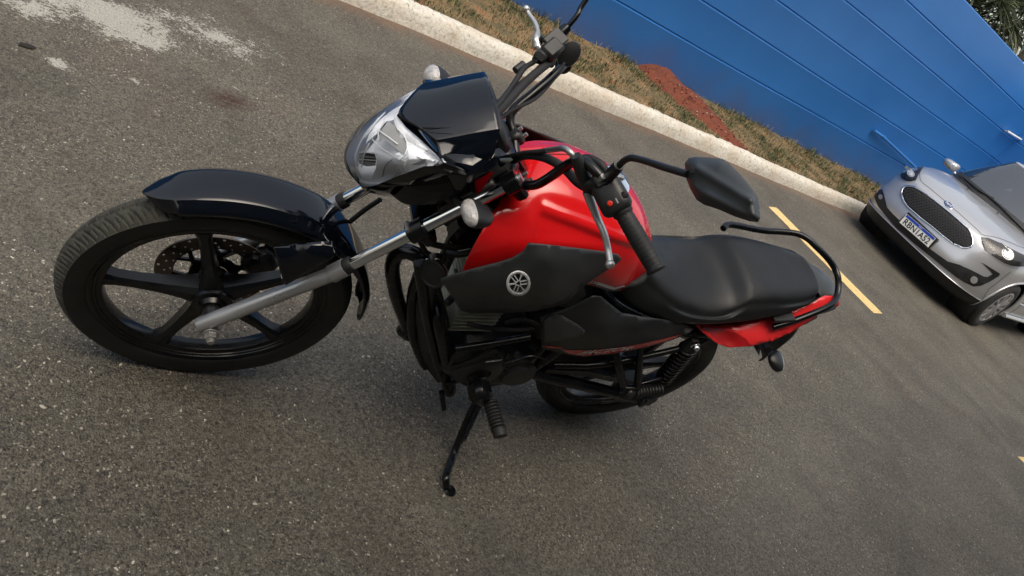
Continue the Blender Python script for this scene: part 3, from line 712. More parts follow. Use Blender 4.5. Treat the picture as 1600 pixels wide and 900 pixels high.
cl_.tube([(1.235, -.095, .35), (1.235, -.04, .35)], .011, 12); cl_.tube([(1.265, -.095, .385), (1.265, -.04, .385)], .011, 12)
cl_.build('brake_caliper', engb, bike, steer=True)
# ---- headlight
LG = []
for y, pts in [(.13, [(1.148, .953), (1.150, .952), (1.151, .950), (1.150, .947), (1.149, .945)]),
               (.115, [(1.152, .950), (1.161, .946), (1.167, .940), (1.168, .932), (1.164, .920)]),
               (.09, [(1.158, .941), (1.182, .925), (1.197, .902), (1.197, .882), (1.180, .858)]),
               (.06, [(1.170, .931), (1.208, .902), (1.227, .862), (1.219, .822), (1.188, .795)]),
               (.03, [(1.190, .923), (1.228, .888), (1.246, .838), (1.236, .785), (1.190, .752)]),
               (0, [(1.203, .918), (1.237, .882), (1.252, .832), (1.241, .776), (1.190, .738)])]:
    LG.append([(x, y, z) for x, z in pts])
LG = LG+[[(x, -y, z) for x, y, z in r_] for r_ in LG[:-1][::-1]]
LG = np.array(LG)
for r_ in LG:
    for q in r_:
        if q[1] < 0: q[0] -= .020*(-q[1]/.13)**1.3; q[2] -= .038*(-q[1]/.13)**1.3
HL = bpy.data.objects.new('tmp', None)
# bowl
outline = [tuple(LG[i][0]) for i in range(len(LG))]+[tuple(LG[i][-1]) for i in range(len(LG)-1, -1, -1)]
O = np.array(outline); cen = np.array([1.17, 0, .85])
def ring(dx, sc, dz=0): return [tuple(cen+(p-cen)*np.array([1, sc, sc])+np.array([dx, 0, dz])) for p in O]
rings = [ring(.004, 1.0), ring(-.006, 1.035), ring(-.035, 1.03), ring(-.07, .95), ring(-.10, .80), ring(-.115, .3)]
V = [q for r_ in rings for q in r_]; n_ = len(O)
Fc = [(i*n_+k, i*n_+(k+1) % n_, (i+1)*n_+(k+1) % n_, (i+1)*n_+k) for i in range(len(rings)-1) for k in range(n_)]+[tuple(range((len(rings)-1)*n_, len(rings)*n_))]
HL = mk('headlight', V, Fc, gloss, bike, steer=True, ang=50)
grid_obj('lens', LG, lensm, HL, 6, 6, ang=180)
# reflector follows the lens, set back, folded into facets
RF = LG.copy(); D = dense(RF, 4, 5); nu, nv = D.shape[:2]; D2 = D.copy()
for i in range(nu):
    for j in range(nv):
        q = D[i, j]; cy, cz_ = q[1], q[2]-.835; rr = math.hypot(cy/.085, cz_/.075)
        edge = min(i, nu-1-i)/(nu/2); ej = min(j, nv-1-j)/(nv/2)
        depth = .007+.034*max(0, 1-rr**2)*1.0+.012*min(1, ej*3)
        D2[i, j, 0] -= depth*min(1, 3*ej+.1)
        if rr > 1: D2[i, j, 0] += .004*(1 if (i//3) % 2 else -1)*min(1, ej*3)
        D2[i, j, 1] *= .985; D2[i, j, 2] = cen[2]+(q[2]-cen[2])*.985
mk('reflector', D2.reshape(-1, 3), gridfaces(nu, nv), mirror_chrome, HL, ang=18)
bvl = BVHTree.FromPolygons([Vector(q) for q in D.reshape(-1, 3)], gridfaces(nu, nv))
def lens_line(pts, wd, mat, nm, off):
    P = crom(np.array(pts, float), np.linspace(0, len(pts)-1, (len(pts)-1)*5+1)); T = np.gradient(P, axis=0); T /= np.linalg.norm(T, axis=1)[:, None]; V = []
    for p, t in zip(P, T):
        for s_ in (-1, 1): V.append(wrap(bvl, S, p[0]-t[1]*wd/2*s_, p[1]+t[0]*wd/2*s_, off))
    return mk(nm, V, [(2*i_, 2*i_+1, 2*i_+3, 2*i_+2) for i_ in range(len(P)-1)], mat, HL, recalc=False, thick=.0015)
sky_white = pmat('reflector_sky_white', (.95, .97, 1.0), .25, metal=.0, coat=.6); smoke = pmat('reflector_grey', (.32, .32, .31), .3, metal=.2); slot = pmat('reflector_slot', (.02, .022, .025), .3)  # white base paints in the sky that the reflector facets would mirror
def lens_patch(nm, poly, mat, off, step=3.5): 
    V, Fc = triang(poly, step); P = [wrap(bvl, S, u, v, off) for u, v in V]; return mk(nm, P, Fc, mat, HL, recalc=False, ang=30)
lens_patch('reflector_bowl', [(578, 226), (588, 234), (604, 242), (621, 252), (628, 256), (622, 268), (616, 275), (592, 284), (577, 288), (583, 270), (584, 250)], sky_white, -.009)
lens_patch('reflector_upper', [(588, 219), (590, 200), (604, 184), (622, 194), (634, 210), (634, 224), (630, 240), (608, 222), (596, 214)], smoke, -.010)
lens_patch('far_reflector', [(575, 196), (590, 180), (612, 164), (640, 150), (650, 149), (636, 164), (618, 180), (602, 182), (586, 204), (566, 222)], sky_white, -.009)
lens_patch('side_reflector', [(636, 222), (655, 228), (674, 240), (678, 256), (660, 264), (634, 272), (628, 272), (634, 250)], sky_white, -.009)
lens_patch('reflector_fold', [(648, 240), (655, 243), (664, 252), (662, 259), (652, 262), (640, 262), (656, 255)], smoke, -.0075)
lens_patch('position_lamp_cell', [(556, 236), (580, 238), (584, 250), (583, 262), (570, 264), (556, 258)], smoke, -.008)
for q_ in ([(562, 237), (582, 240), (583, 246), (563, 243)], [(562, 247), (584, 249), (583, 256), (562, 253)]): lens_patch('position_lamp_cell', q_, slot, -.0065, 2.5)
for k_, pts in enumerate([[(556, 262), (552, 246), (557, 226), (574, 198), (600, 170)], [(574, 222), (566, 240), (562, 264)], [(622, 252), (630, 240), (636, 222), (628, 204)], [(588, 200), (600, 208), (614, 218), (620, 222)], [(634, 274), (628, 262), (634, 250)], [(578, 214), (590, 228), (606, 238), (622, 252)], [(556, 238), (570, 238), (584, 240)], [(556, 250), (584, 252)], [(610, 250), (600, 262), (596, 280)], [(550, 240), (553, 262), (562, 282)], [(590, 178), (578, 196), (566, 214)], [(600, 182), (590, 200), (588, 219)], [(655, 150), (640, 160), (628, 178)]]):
    lens_line(pts, 1.6 if k_ else 2.2, sky_white if k_ != 8 else smoke, 'reflector_rib', -.005)
bu = MB(); bu.tube([(1.135, 0, .842), (1.165, 0, .842), (1.18, 0, .842), (1.186, 0, .842)], [.012, .009, .0075, .003], 14); bu.build('bulb', steel, HL)
# end trims
for sy in (1,):
    t_ = MB(); t_.add([(1.150, sy*.128, .955), (1.150, sy*.129, .942), (1.128, sy*.134, .940), (1.126, sy*.131, .953), (1.152, sy*.120, .9545), (1.158, sy*.120, .930)], [(4, 5, 1, 0), (0, 1, 2, 3)]); t_.build('side_trim', alu, HL, thick=.003)
# ---- visor cowl
VG = []
Yc = [0, .04, .075, .083, .107, .113]
F0 = [(1.206, .921), (1.187, .940), (1.163, .953), (1.158, .951), (1.149, .944), (1.146, .935)]
F1 = [(1.163, .968), (1.152, .975), (1.135, .977), (1.131, .974), (1.122, .960), (1.119, .950)]
F2 = [(1.122, 1.008), (1.115, 1.011), (1.103, 1.005), (1.100, 1.001), (1.094, .982), (1.092, .970)]
F3 = [(1.083, 1.043), (1.079, 1.041), (1.072, 1.030), (1.070, 1.025), (1.068, 1.000), (1.067, .985)]
G = []
for row in (F0, F1, F2, F3):
    Lr = [(x, y, z) for (x, z), y in zip(row, Yc)]; G.append([(x, -y, z) for x, y, z in Lr[1:]][::-1]+Lr)
VC = grid_obj('visor_cowl', G, gloss, bike, 6, 3, steer=True, thick=.004, ang=180, bevel=0)
ve = MB(); ve.add([S(661, 203, .055, 1)+np.array([.004, 0, .004]), S(663, 207, .057)+np.array([.004, 0, .004]), S(705, 203, .072)+np.array([.003, 0, .004])], [(0, 1, 2)])
ve.build('vent_slot', engb, VC, thick=.001)
# dark recess under the visor and the side cheeks
def cheek(sy):
    pts = [S(694, 240, .110), S(737, 242, .106), S(755, 237, .098), S(779, 231, .094), S(800, 249, .098), S(771, 267, .118), S(748, 300, .126), S(712, 294, .124), S(694, 263, .116)]
    cen_ = S(737, 268, .125); P = [np.array([p[0], sy*p[1], p[2]]) for p in pts]; c0 = np.array([cen_[0], sy*cen_[1], cen_[2]])
    r2 = S(765, 250, .110); r2 = np.array([r2[0], sy*r2[1], r2[2]])
    V = P+[c0, r2]; n_ = len(P)
    Fc = [(0, 1, 9), (1, 10, 9), (1, 2, 10), (2, 3, 10), (3, 4, 10), (4, 5, 10), (5, 9, 10), (5, 6, 9), (6, 7, 9), (7, 8, 9), (8, 0, 9)]
    if sy < 0: Fc = [tuple(reversed(f)) for f in Fc]; V = [np.array(q)+np.array([-.025, .012, -.050]) for q in V]
    return mk('headlight_cheek', V, Fc, gloss, bike, steer=True, recalc=False, thick=.004, ang=12)
cheek(1); cheek(-1)
lc = MB()   # lower cowl behind the lamp and instrument housing
G = []
for x, zt, zb, hw in [(1.155, .90, .775, .082), (1.12, .925, .765, .092), (1.08, .955, .79, .096), (1.045, .965, .83, .085), (1.02, .965, .87, .06)]:
    row = []
    for k in range(17):
        a = math.pi*2*k/16; ex = .75
        row.append((x, hw*np.sign(math.cos(a))*abs(math.cos(a))**ex, (zt+zb)/2+(zt-zb)/2*np.sign(math.sin(a))*abs(math.sin(a))**ex))
    G.append(row)
D = dense(G, 4, 2); lc.add(D.reshape(-1, 3), gridfaces(*D.shape[:2])); LC = lc.build('lamp_housing', satin2, bike, steer=True, ang=180)
ip = MB(); ip.box((1.045, 0, .995), (.07, .15, .03), rot((0, 1, 0), R(-38)), cham=.3); ip.build('instrument_panel', satin2, bike, steer=True)
# ---- indicators
def indicator(c, ax3, L, r, lens_dir, col=signalm):
    pass
def flasher(body_c, fwd, out, parent, size=(.020, .026), stem=None, lensmat=signalm, steer=True):
    f = np.array(fwd, float); f /= np.linalg.norm(f); ow = np.array(out, float); ow -= f*(ow@f); ow /= np.linalg.norm(ow); u_ = np.cross(f, ow)
    rx, rz = size; b_ = MB(); V = []
    prof = [(1.0, 0), (1.02, -.006), (.92, -.020), (.66, -.036), (.3, -.046), (.05, -.049)]
    n_ = 24
    for s_, h in prof:
        for k in range(n_):
            a = 2*math.pi*k/n_; e = .8; V.append(body_c+f*h+ow*(s_*rz*np.sign(math.cos(a))*abs(math.cos(a))**e)+u_*(s_*rx*np.sign(math.sin(a))*abs(math.sin(a))**e))
    b_.add(V, [(i*n_+k, i*n_+(k+1) % n_, (i+1)*n_+(k+1) % n_, (i+1)*n_+k) for i in range(len(prof)-1) for k in range(n_)]+[tuple(range((len(prof)-1)*n_, len(prof)*n_))])
    if stem is not None: b_.tube([body_c+f*-.022, stem], .008, 10)
    I = b_.build('indicator', satin2, parent, steer=steer, ang=50)
    V = []
    for s_, h in [(.97, 0), (.95, .006), (.80, .013), (.45, .018), (.05, .019)]:
        for k in range(n_):
            a = 2*math.pi*k/n_; e = .8; V.append(body_c+f*h+ow*(s_*rz*np.sign(math.cos(a))*abs(math.cos(a))**e)+u_*(s_*rx*np.sign(math.sin(a))*abs(math.sin(a))**e))
    mk('lens', V, [(i*n_+k, i*n_+(k+1) % n_, (i+1)*n_+(k+1) % n_, (i+1)*n_+k) for i in range(4) for k in range(n_)]+[tuple(range(4*n_, 5*n_))], lensmat, I, ang=50)
cL = S(737, 333, .160); flasher(cL, (1, .10, -.05), (0, 1, 0), bike, (.017, .031), np.array([1.06, .10, .86]))
cR_ = S(677, 121, -.165); flasher(cR_, (1, .05, .05), (0, -1, 0), bike, (.022, .027), np.array([1.06, -.10, .88]))
# ---- handlebar, controls
hb = MB()
lp = [S(811, 283, .045), S(820, 289, .08), S(839, 288, .10), S(860, 276, .12), S(881, 261, .145), S(898, 252, .17), S(915, 253, .19), S(937, 275, .22), S(965, 315, .255), S(1022, 420, .36)]
rp = [S(803, 213, -.045), S(797, 192, -.07), S(802, 172, -.09), S(830, 148, -.118), S(857, 125, -.15), S(880, 102, -.19)]
end = rp[-1]; dirv = (end-(RS.T@(RB.T@CAM-A0)+A0)); dirv /= np.linalg.norm(dirv)
rp2 = [end+dirv*.05+np.array([0, 0, .004]), end+dirv*.17]
hb.tube((rp+rp2)[::-1]+lp, .0095, 14, res=6); HB = hb.build('handlebar', frameb, bike, steer=True, ang=180)
for p in (lp[0], rp[0]):
    rs_ = MB(); rs_.box(p+np.array([-.004, 0, -.004]), (.034, .030, .036), rot((0, 1, 0), R(-26)), cham=.2); rs_.box(p+np.array([.012, 0, -.032]), (.03, .026, .045), rot((0, 1, 0), R(-26)), cham=.2)
    RSo = rs_.build('handlebar_clamp', engb, bike, steer=True)
    for dx in (-.011, .011): q = p+np.array([dx*.9-.008, 0, dx*.4+.014]); bo = MB(); bo.tube([q, q+np.array([-.003, 0, .008])], .0042, 8); bo.build('clamp_bolt', steel, RSo)
def grip(a, b_, name='grip'):
    m_ = MB(); a = np.array(a); b_ = np.array(b_); d = (b_-a); L = np.linalg.norm(d); n_ = 46; P = []; rr = []
    for i in range(n_): t = i/(n_-1); P.append(a+d*t); rr.append(.0150+.0012*math.sin(t*math.pi)+(.0006 if i % 3 == 0 else 0))
    rr[0] = .0185; rr[1] = .0185; rr[2] = .0178; rr[-1] = .0165; rr[-2] = .0185; rr[-3] = .0182; m_.tube(P, rr, 20); return m_.build(name, rubber, HB, ang=50)
grip(S(972, 330, .265), S(1027, 424, .368)); grip(end+dirv*.035, end+dirv*.16)
# left switch housing
def orient(xd, up):
    xd = np.array(xd, float); xd /= np.linalg.norm(xd); z = np.array(up, float); z -= xd*(z@xd); z /= np.linalg.norm(z); y = np.cross(z, xd); return np.stack([xd, y, z], 1)
gd = S(1022, 420, .36)-S(965, 315, .255); gd /= np.linalg.norm(gd)
toCam = (RS.T@(RB.T@CAM-A0)+A0)-S(960, 310, .25); toCam /= np.linalg.norm(toCam)
OL = orient(gd, toCam); sc = S(957, 310, .245)
sw = MB(); V = []; n_ = 20
for t, s_ in [(-.033, .7), (-.031, .92), (-.024, 1.0), (.010, 1.05), (.020, 1.02), (.026, .85), (.028, .6)]:
    for k in range(n_):
        a = 2*math.pi*k/n_; e = .7
        V.append(sc+OL@np.array([t, .0265*s_*np.sign(math.cos(a))*abs(math.cos(a))**e, .021*s_*np.sign(math.sin(a))*abs(math.sin(a))**e]))
sw.add(V, [(i*n_+k, i*n_+(k+1) % n_, (i+1)*n_+(k+1) % n_, (i+1)*n_+k) for i in range(6) for k in range(n_)]+[tuple(range(n_)), tuple(range(6*n_, 7*n_))])
SW = sw.build('switch_housing', satin2, HB, ang=50)
bvs = bvh_of(SW)
q = wrap(bvs, S, 953, 318, .001); m_ = MB(); m_.tube([q-toCam*.004, q+toCam*.004, q+toCam*.0055], [.0048, .0048, .003], 14); m_.build('button', yellowled, SW)
q = wrap(bvs, S, 976, 304, .0); m_ = MB(); m_.box(q, (.012, .011, .008), OL, cham=.3); m_.build('rocker_switch', rubber, SW)
decal('switch_marks', [(961, 310), (963, 309.4), (967, 317), (965, 317.6)], bvs, S, pmat('dim_print', (.35, .35, .35), .5), SW, off=.0005, step=2)
# clutch lever and perch
pch = MB(); pch.tube([S(899, 243, .185), S(905, 256, .19), S(913, 278, .198), S(921, 300, .205)], [.009, .0125, .013, .0095], 12, res=3)
pch.tube([S(913, 285, .2), S(935, 288, .22)], .011, 12); pch.box(S(938, 283, .222), (.03, .028, .03), OL, cham=.25)
PC = pch.build('lever_perch', satin2, HB, ang=40)
pv = MB(); q = S(936, 283, .228); pv.tube([q, q+np.array([0, 0, .012])+toCam*.008], .0052, 12); pv.build('pivot_bolt', steel, PC)
lv = MB(); lv.tube([S(917, 299, .205), S(923, 315, .215), S(933, 340, .235), S(944, 365, .262), S(950, 390, .285), S(953, 408, .305)], [.0085, .0085, .0068, .0062, .0060, .0060], 12, res=4)
q = S(953, 413, .31); lv.lathe(q, (0, 0, 1), [(0, -.0085), (.006, -.0065), (.0088, 0), (.006, .0065), (0, .0085)], 14); LV = lv.build('clutch_lever', leverm, HB, ang=60)
cab = MB(); cab.tube([S(853, 235, .10), S(868, 233, .13), S(880, 232, .155), S(890, 237, .172), S(897, 246, .18)], .0055, 10, res=4); cab.build('cable_elbow', steel, HB)
for nm, P_, r_ in [('clutch_cable', [(786, 248, .05), (815, 240, .07), (842, 237, .095), (855, 235, .105)], .005), ('wiring_loom', [(795, 255, .04), (818, 243, .07), (850, 246, .10), (880, 262, .14), (903, 285, .18), (930, 300, .21)], .0085), ('wiring_loom', [(905, 250, .17), (920, 247, .18), (938, 256, .20), (948, 272, .215), (950, 285, .22)], .007)]:
    m_ = MB(); m_.tube([S(*p) for p in P_], r_, 10, res=5); m_.build(nm, rubber, HB)
for nm, P_, r_ in [('throttle_cable', [(765, 178, .02), (785, 155, -.03), (800, 135, -.08), (818, 108, -.13), (832, 98, -.16), (845, 90, -.18)], .0055), ('throttle_cable', [(768, 185, .02), (792, 160, -.03), (815, 135, -.08), (840, 112, -.13), (862, 95, -.17)], .0085), ('brake_hose', [(772, 192, 0), (800, 172, -.04), (835, 155, -.10), (860, 130, -.15), (878, 105, -.19)], .0038), ('brake_hose', [(775, 165, -.01), (800, 143, -.07), (828, 120, -.12), (850, 100, -.17)], .0065)]:
    m_ = MB(); m_.tube([S(*p) for p in P_], r_, 10, res=5); m_.build(nm, rubber, HB)
m_ = MB(); m_.tube([S(805, 110, -.13), S(818, 100, -.145)], .0078, 10); m_.build('hose_fitting', satin2, HB)
# right controls
th_ = MB(); hc = S(889, 85, -.205); rd = dirv
V = []; OR = orient(rd, (0, 0, 1))
for t, s_ in [(-.012, .6), (-.010, .95), (.0, 1.0), (.024, 1.0), (.034, .85), (.036, .5)]:
    for k in range(20):
        a = 2*math.pi*k/20; V.append(hc+OR@np.array([t, .022*s_*math.cos(a), .030*s_*math.sin(a)]))
th_.add(V, [(i*20+k, i*20+(k+1) % 20, (i+1)*20+(k+1) % 20, (i+1)*20+k) for i in range(5) for k in range(20)]+[tuple(range(20)), tuple(range(100, 120))])
th_.build('throttle_housing', satin2, HB, ang=50)
mc_ = MB(); mcc = S(862, 78, -.175); mc_.box(mcc, (.045, .036, .030), orient(S(880, 65, -.2)-S(845, 95, -.16), (0, 0, 1)), cham=.2); mc_.box(S(868, 62, -.19), (.045, .036, .010), orient(S(880, 65, -.2)-S(845, 95, -.16), (0, 0, 1)), cham=.2)
mc_.box(S(845, 88, -.165), (.028, .026, .022), OR, cham=.2); mc_.tube([S(836, 92, -.158), S(862, 100, -.175)], .0085, 10)
mc_.build('brake_master_cylinder', satin2, HB)
bl = MB(); bl.tube([S(840, 75, -.19), S(838, 60, -.21), S(840, 50, -.23), S(836, 36, -.26), S(828, 24, -.285), S(822, 15, -.30)], [.009, .0085, .0055, .0050, .0048, .0055], 10, res=4)
q = S(822, 14, -.30); bl.lathe(q, (0, 0, 1), [(0, -.008), (.006, -.006), (.0085, 0), (.006, .006), (0, .008)], 12); bl.tube([S(836, 62, -.205), S(842, 74, -.19), S(846, 84, -.18)], [.007, .008, .005], 8)
bl.build('brake_lever', leverm, HB, ang=60)
lb = MB(); q = S(843, 66, -.2); lb.tube([q, q+np.array([0, 0, .014])], .0062, 10); lb.build('pivot_bolt', satin2, HB)
# mirrors
def mirror_left():
    st = MB(); st.tube([S(944, 284, .222), S(950, 277, .228), S(962, 264, .238), S(968, 257, .245)], [.011, .0105, .0105, .0095], 14)
    st.tube([S(966, 260, .243), S(974, 252, .25), S(981, 248, .258), S(990, 247, .27), S(1010, 252, .295), S(1040, 262, .335), S(1074, 272, .38)], .0056, 12, res=4)
    MI = st.build('mirror', satin2, bike, steer=True, ang=50)
    X0 = .985
    out = [(1070, 255), (1076, 247), (1088, 245), (1110, 246), (1129, 248), (1140, 256), (1158, 274), (1176, 296), (1184, 308), (1187, 325), (1188, 341), (1184, 347), (1172, 346), (1150, 339), (1122, 327), (1100, 320), (1088, 312), (1078, 294), (1071, 275)]
    n_ = len(out); base = [S(u, v, X0-.02, 0) for u, v in out]
    c0 = np.mean(out, 0)
    rim = [S(u, v, X0, 0) for u, v in out]
    def inset(k, x): return [S(c0[0]+(u-c0[0])*k, c0[1]+(v-c0[1])*k, x, 0) for u, v in out]
    inner = [(1086, 262), (1120, 262), (1166, 308), (1174, 342), (1140, 326), (1108, 300), (1090, 284)]
    V, Fc = triang(out, 3)
    # relief: height by distance to the outline plus a raised ridge
    P = []
    ridge = [((1078, 290), (1166, 338)), ((1088, 262), (1172, 312)), ((1172, 312), (1178, 340))]
    for u, v in V:
        p = np.array([u, v]); dm_ = 99
        for i in range(n_):
            a = np.array(out[i], float); c = np.array(out[(i+1) % n_], float); t = np.clip(((p-a)@(c-a))/((c-a)@(c-a)), 0, 1); dm_ = min(dm_, np.linalg.norm(a+(c-a)*t-p))
        h = .016*(1-math.exp(-dm_/9))
        for kk, (a, c) in enumerate(ridge):
            a = np.array(a, float); c = np.array(c, float); t = np.clip(((p-a)@(c-a))/((c-a)@(c-a)), 0, 1); d = np.linalg.norm(a+(c-a)*t-p); h += .0042*math.exp(-(d/6.5)**2)*min(1, dm_/8)
        P.append(S(u, v, X0+h-.006, 0))
    shell = mk('mirror_shell', P, Fc, satin, MI, thick=.0, ang=180, recalc=True)
    mk('mirror_rim', [q for p in out for q in (S(*p, X0-.006, 0), S(*p, X0-.036, 0))], [(2*i, 2*i+1, (2*i+3) % (2*n_), (2*i+2) % (2*n_)) for i in range(n_)], satin, MI, thick=.002, ang=50)
    # glass side facing the rider
    V2, F2 = triang([tuple(np.array(c0)+(np.array(q)-c0)*.93) for q in out], 12)
    mk('mirror_glass', [S(u, v, X0-.034, 0) for u, v in V2], F2, chrome, MI, recalc=True, thick=.002)
    m_ = MB(); q = S(1085, 265, X0+.006, 0); m_.lathe(q, (1, .2, .2), [(0, -.004), (.006, -.004), (.006, .003), (0, .004)], 12); m_.build('swivel_screw', satin2, MI)
mirror_left()
def mirror_right():
    st = MB(); st.tube([S(872, 60, -.205), S(879, 50, -.212), S(887, 42, -.218)], [.0125, .012, .010], 12); P_ = [S(884, 45, -.216), S(893, 35, -.222), S(903, 22, -.232), S(910, 8, -.245)]
    P_ += [P_[-1]+np.array([-.01, -.03, .07]), P_[-1]+np.array([-.02, -.10, .13])]
    st.tube(P_, .0055, 12, res=4); MI = st.build('mirror', frameb, bike, steer=True, ang=50)
    q = P_[-1]+np.array([0, -.06, .03]); b_ = MB(); V = []
    for t, s_ in [(-.012, .9), (.0, 1.), (.012, .9), (.024, .6), (.03, .2)]:
        for k in range(20): a = 2*math.pi*k/20; V.append(q+np.array([t, .075*s_*math.cos(a), .045*s_*math.sin(a)]))
    b_.add(V, [(i*20+k, i*20+(k+1) % 20, (i+1)*20+(k+1) % 20, (i+1)*20+k) for i in range(4) for k in range(20)]+[tuple(range(20)), tuple(range(80, 100))]); b_.build('mirror_shell', satin, MI, ang=50)
mirror_right()
# ---- tank
TS = [(.452, [(0, .842), (.030, .840), (.055, .832), (.072, .815), (.080, .790), (.082, .765), (.080, .745)]),
      (.50, [(0, .885), (.040, .880), (.072, .862), (.093, .835), (.105, .803), (.112, .775), (.110, .748)]),
      (.56, [(0, .925), (.050, .918), (.090, .895), (.115, .863), (.128, .828), (.135, .790), (.132, .755)]),
      (.62, [(0, .950), (.055, .942), (.098, .918), (.126, .890), (.140, .855), (.147, .81), (.140, .76)]),
      (.69, [(0, .965), (.060, .956), (.104, .934), (.133, .907), (.149, .876), (.153, .83), (.142, .76)]),
      (.76, [(0, .968), (.060, .957), (.105, .932), (.135, .905), (.153, .878), (.154, .83), (.140, .75)]),
      (.83, [(0, .958), (.055, .947), (.100, .918), (.131, .888), (.152, .860), (.155, .80), (.140, .71)]),
      (.885, [(0, .935), (.050, .925), (.092, .897), (.127, .866), (.149, .835), (.152, .775), (.138, .69)]),
      (.925, [(0, .885), (.045, .890), (.080, .880, .927), (.113, .850, .938), (.138, .815, .942), (.146, .755, .938), (.136, .680, .930)]),
      (.94, [(0, .83), (.035, .865, .936), (.065, .868, .950), (.098, .838, .968), (.123, .797, .974), (.132, .745, .966), (.129, .695, .948)]),
      (.93, [(0, .80), (.030, .84, .925), (.060, .85, .938), (.090, .825, .955), (.115, .785, .962), (.125, .740, .955), (.125, .705, .940)])]
G = np.array(mirror_sections(TS)); D = dense(G, 14, 20); nu, nv = D.shape[:2]
# pressed shoulder crease: a shallow step along the flank
def tank_relief(D):
    D = D.copy(); N = np.zeros_like(D); du = np.gradient(D, axis=0); dv = np.gradient(D, axis=1); N = np.cross(du, dv); N /= np.linalg.norm(N, axis=2)[..., None]+1e-9
    cc = np.array([.72, 0, .8]); sgn = np.sign(((D-cc)*N).sum(2)); N *= sgn[..., None]
    for i in range(D.shape[0]):
        for j in range(D.shape[1]):
            x, y, z = D[i, j]; ay = abs(y)
            h = 0
            if ay > .03 and x > .50:
                zc = .912-.9*(x-.74)**2
                sm = lambda q: (lambda c: c*c*(3-2*c))(min(1, max(0, q))); t_ = sm((x-.50)/.14)*sm((.888-x)/.016)
                h -= .0075*t_/(1+math.exp((z-zc)/.0022))
                h += .0025*t_*math.exp(-((z-zc-.008)/.008)**2)
            D[i, j] += N[i, j]*h
    return D
D = tank_relief(D)
TK = mk('fuel_tank', D.reshape(-1, 3), gridfaces(nu, nv), red, bike, ang=180)
bvt = bvh_of(TK)
fcap = MB(); fc = np.array([.685, 0, .966]); nrm = np.array([-.08, 0, 1.])
fcap.lathe(fc, nrm, [(.036, -.004), (.037, .004), (.034, .0075), (.030, .0085), (.012, .010), (0, .010)], 40); FC = fcap.build('filler_cap', chrome, TK, ang=40)
fk = MB(); fk.box(fc+np.array([.002, 0, .012]), (.026, .012, .005), cham=.3); fk.build('lock_cover', steel, FC)
tm = MB(); q = S(724, 417, .13) if False else np.array([.955, .122, .688]); tm.tube([q-np.array([0, .006, 0]), q+np.array([0, .008, 0])], .004, 8); tm.build('tank_bolt', engb, TK)
def tank_line(pts, wd, mat, off, nm):
    P = crom(np.array(pts, float), np.linspace(0, len(pts)-1, (len(pts)-1)*6+1)); T = np.gradient(P, axis=0); T /= np.linalg.norm(T, axis=1)[:, None]; V = []
    for p, t in zip(P, T):
        for s_ in (-1, 1): V.append(wrap(bvt, B, p[0]-t[1]*wd/2*s_, p[1]+t[0]*wd/2*s_, off))
    mk(nm, V, [(2*i, 2*i+1, 2*i+3, 2*i+2) for i in range(len(P)-1)], mat, TK, recalc=False)
tank_line([(826, 243), (860, 241), (900, 242), (935, 244), (951, 248)], 1.5, pmat('seam_red', (.10, .003, .004), .5), .0008, 'tank_seam')
# ---- shrouds
SHB = [(688, 438, .150), (710, 430, .162), (740, 421, .170), (775, 412, .176), (800, 404, .177), (817, 394, .176), (826, 381, .172), (850, 382, .172), (900, 388, .168), (940, 394, .162), (966, 399, .158), (971, 405, .157), (966, 411, .157), (935, 431, .158), (905, 453, .155), (890, 470, .150), (868, 480, .142), (830, 487, .130), (780, 489, .126), (735, 490, .124), (720, 485, .128), (705, 462, .144)]
SHI = [(740, 448, .176), (760, 437, .182), (800, 440, .194), (850, 430, .196), (900, 425, .182), (860, 464, .186), (800, 466, .186), (750, 466, .172), (850, 400, .186), (900, 400, .176), (720, 458, .158), (885, 460, .168)]
SH = panel('tank_shroud', SHB, SHI, satin, bike, step=7, thick=.004, mirror=True)
bsh = bvh_of(SH[0])
# emblem
badge = pmat('badge_silver', (.95, .96, .97), .3, metal=.1)
ec = (809.5, 440); EM = decal('emblem', [(ec[0]+17.5*math.cos(a)*1.0, ec[1]+17.8*math.sin(a)) for a in np.linspace(0, 2*math.pi, 37)[:-1]], bsh, B, gloss, SH[0], off=.003, step=5, thick=.002)
ringp = [(ec[0]+18.6*math.cos(a), ec[1]+18.9*math.sin(a)) for a in np.linspace(0, 2*math.pi, 49)[:-1]]; hole = [(ec[0]+14.6*math.cos(a), ec[1]+14.9*math.sin(a)) for a in np.linspace(0, 2*math.pi, 49)[:-1]]
decal('emblem_ring', ringp, bsh, B, badge, EM, off=.0055, step=2.6, holes=[hole], thick=.002)
em = MB()
def epx(x, y): return wrap(bsh, B, ec[0]+x, ec[1]+y, .0048)
for k in range(3):
    a = R(-68+120*k); d = np.array([math.cos(a), math.sin(a)]); t = np.array([-d[1], d[0]])
    def L(p0, p1, wd=.75):
        p0 = np.array(p0); p1 = np.array(p1); dd = p1-p0; dd = dd/np.linalg.norm(dd); nn = np.array([-dd[1], dd[0]])*wd
        q = [epx(*(p0+nn)), epx(*(p1+nn)), epx(*(p1-nn)), epx(*(p0-nn))]; em.add(q, [(0, 1, 2, 3)])
    L(d*3.5, d*15.5, .9); L(d*12.5-t*.2, d*16, 1.6)
    e = -d; L(e*3.2+t*2.3, e*13.5+t*2.6, .75); L(e*3.2-t*2.3, e*13.5-t*2.6, .75); L(e*3.4+t*2.5, e*3.4-t*2.5, .75)
em.build('tuning_forks', badge, EM, thick=.0008, smooth=False)
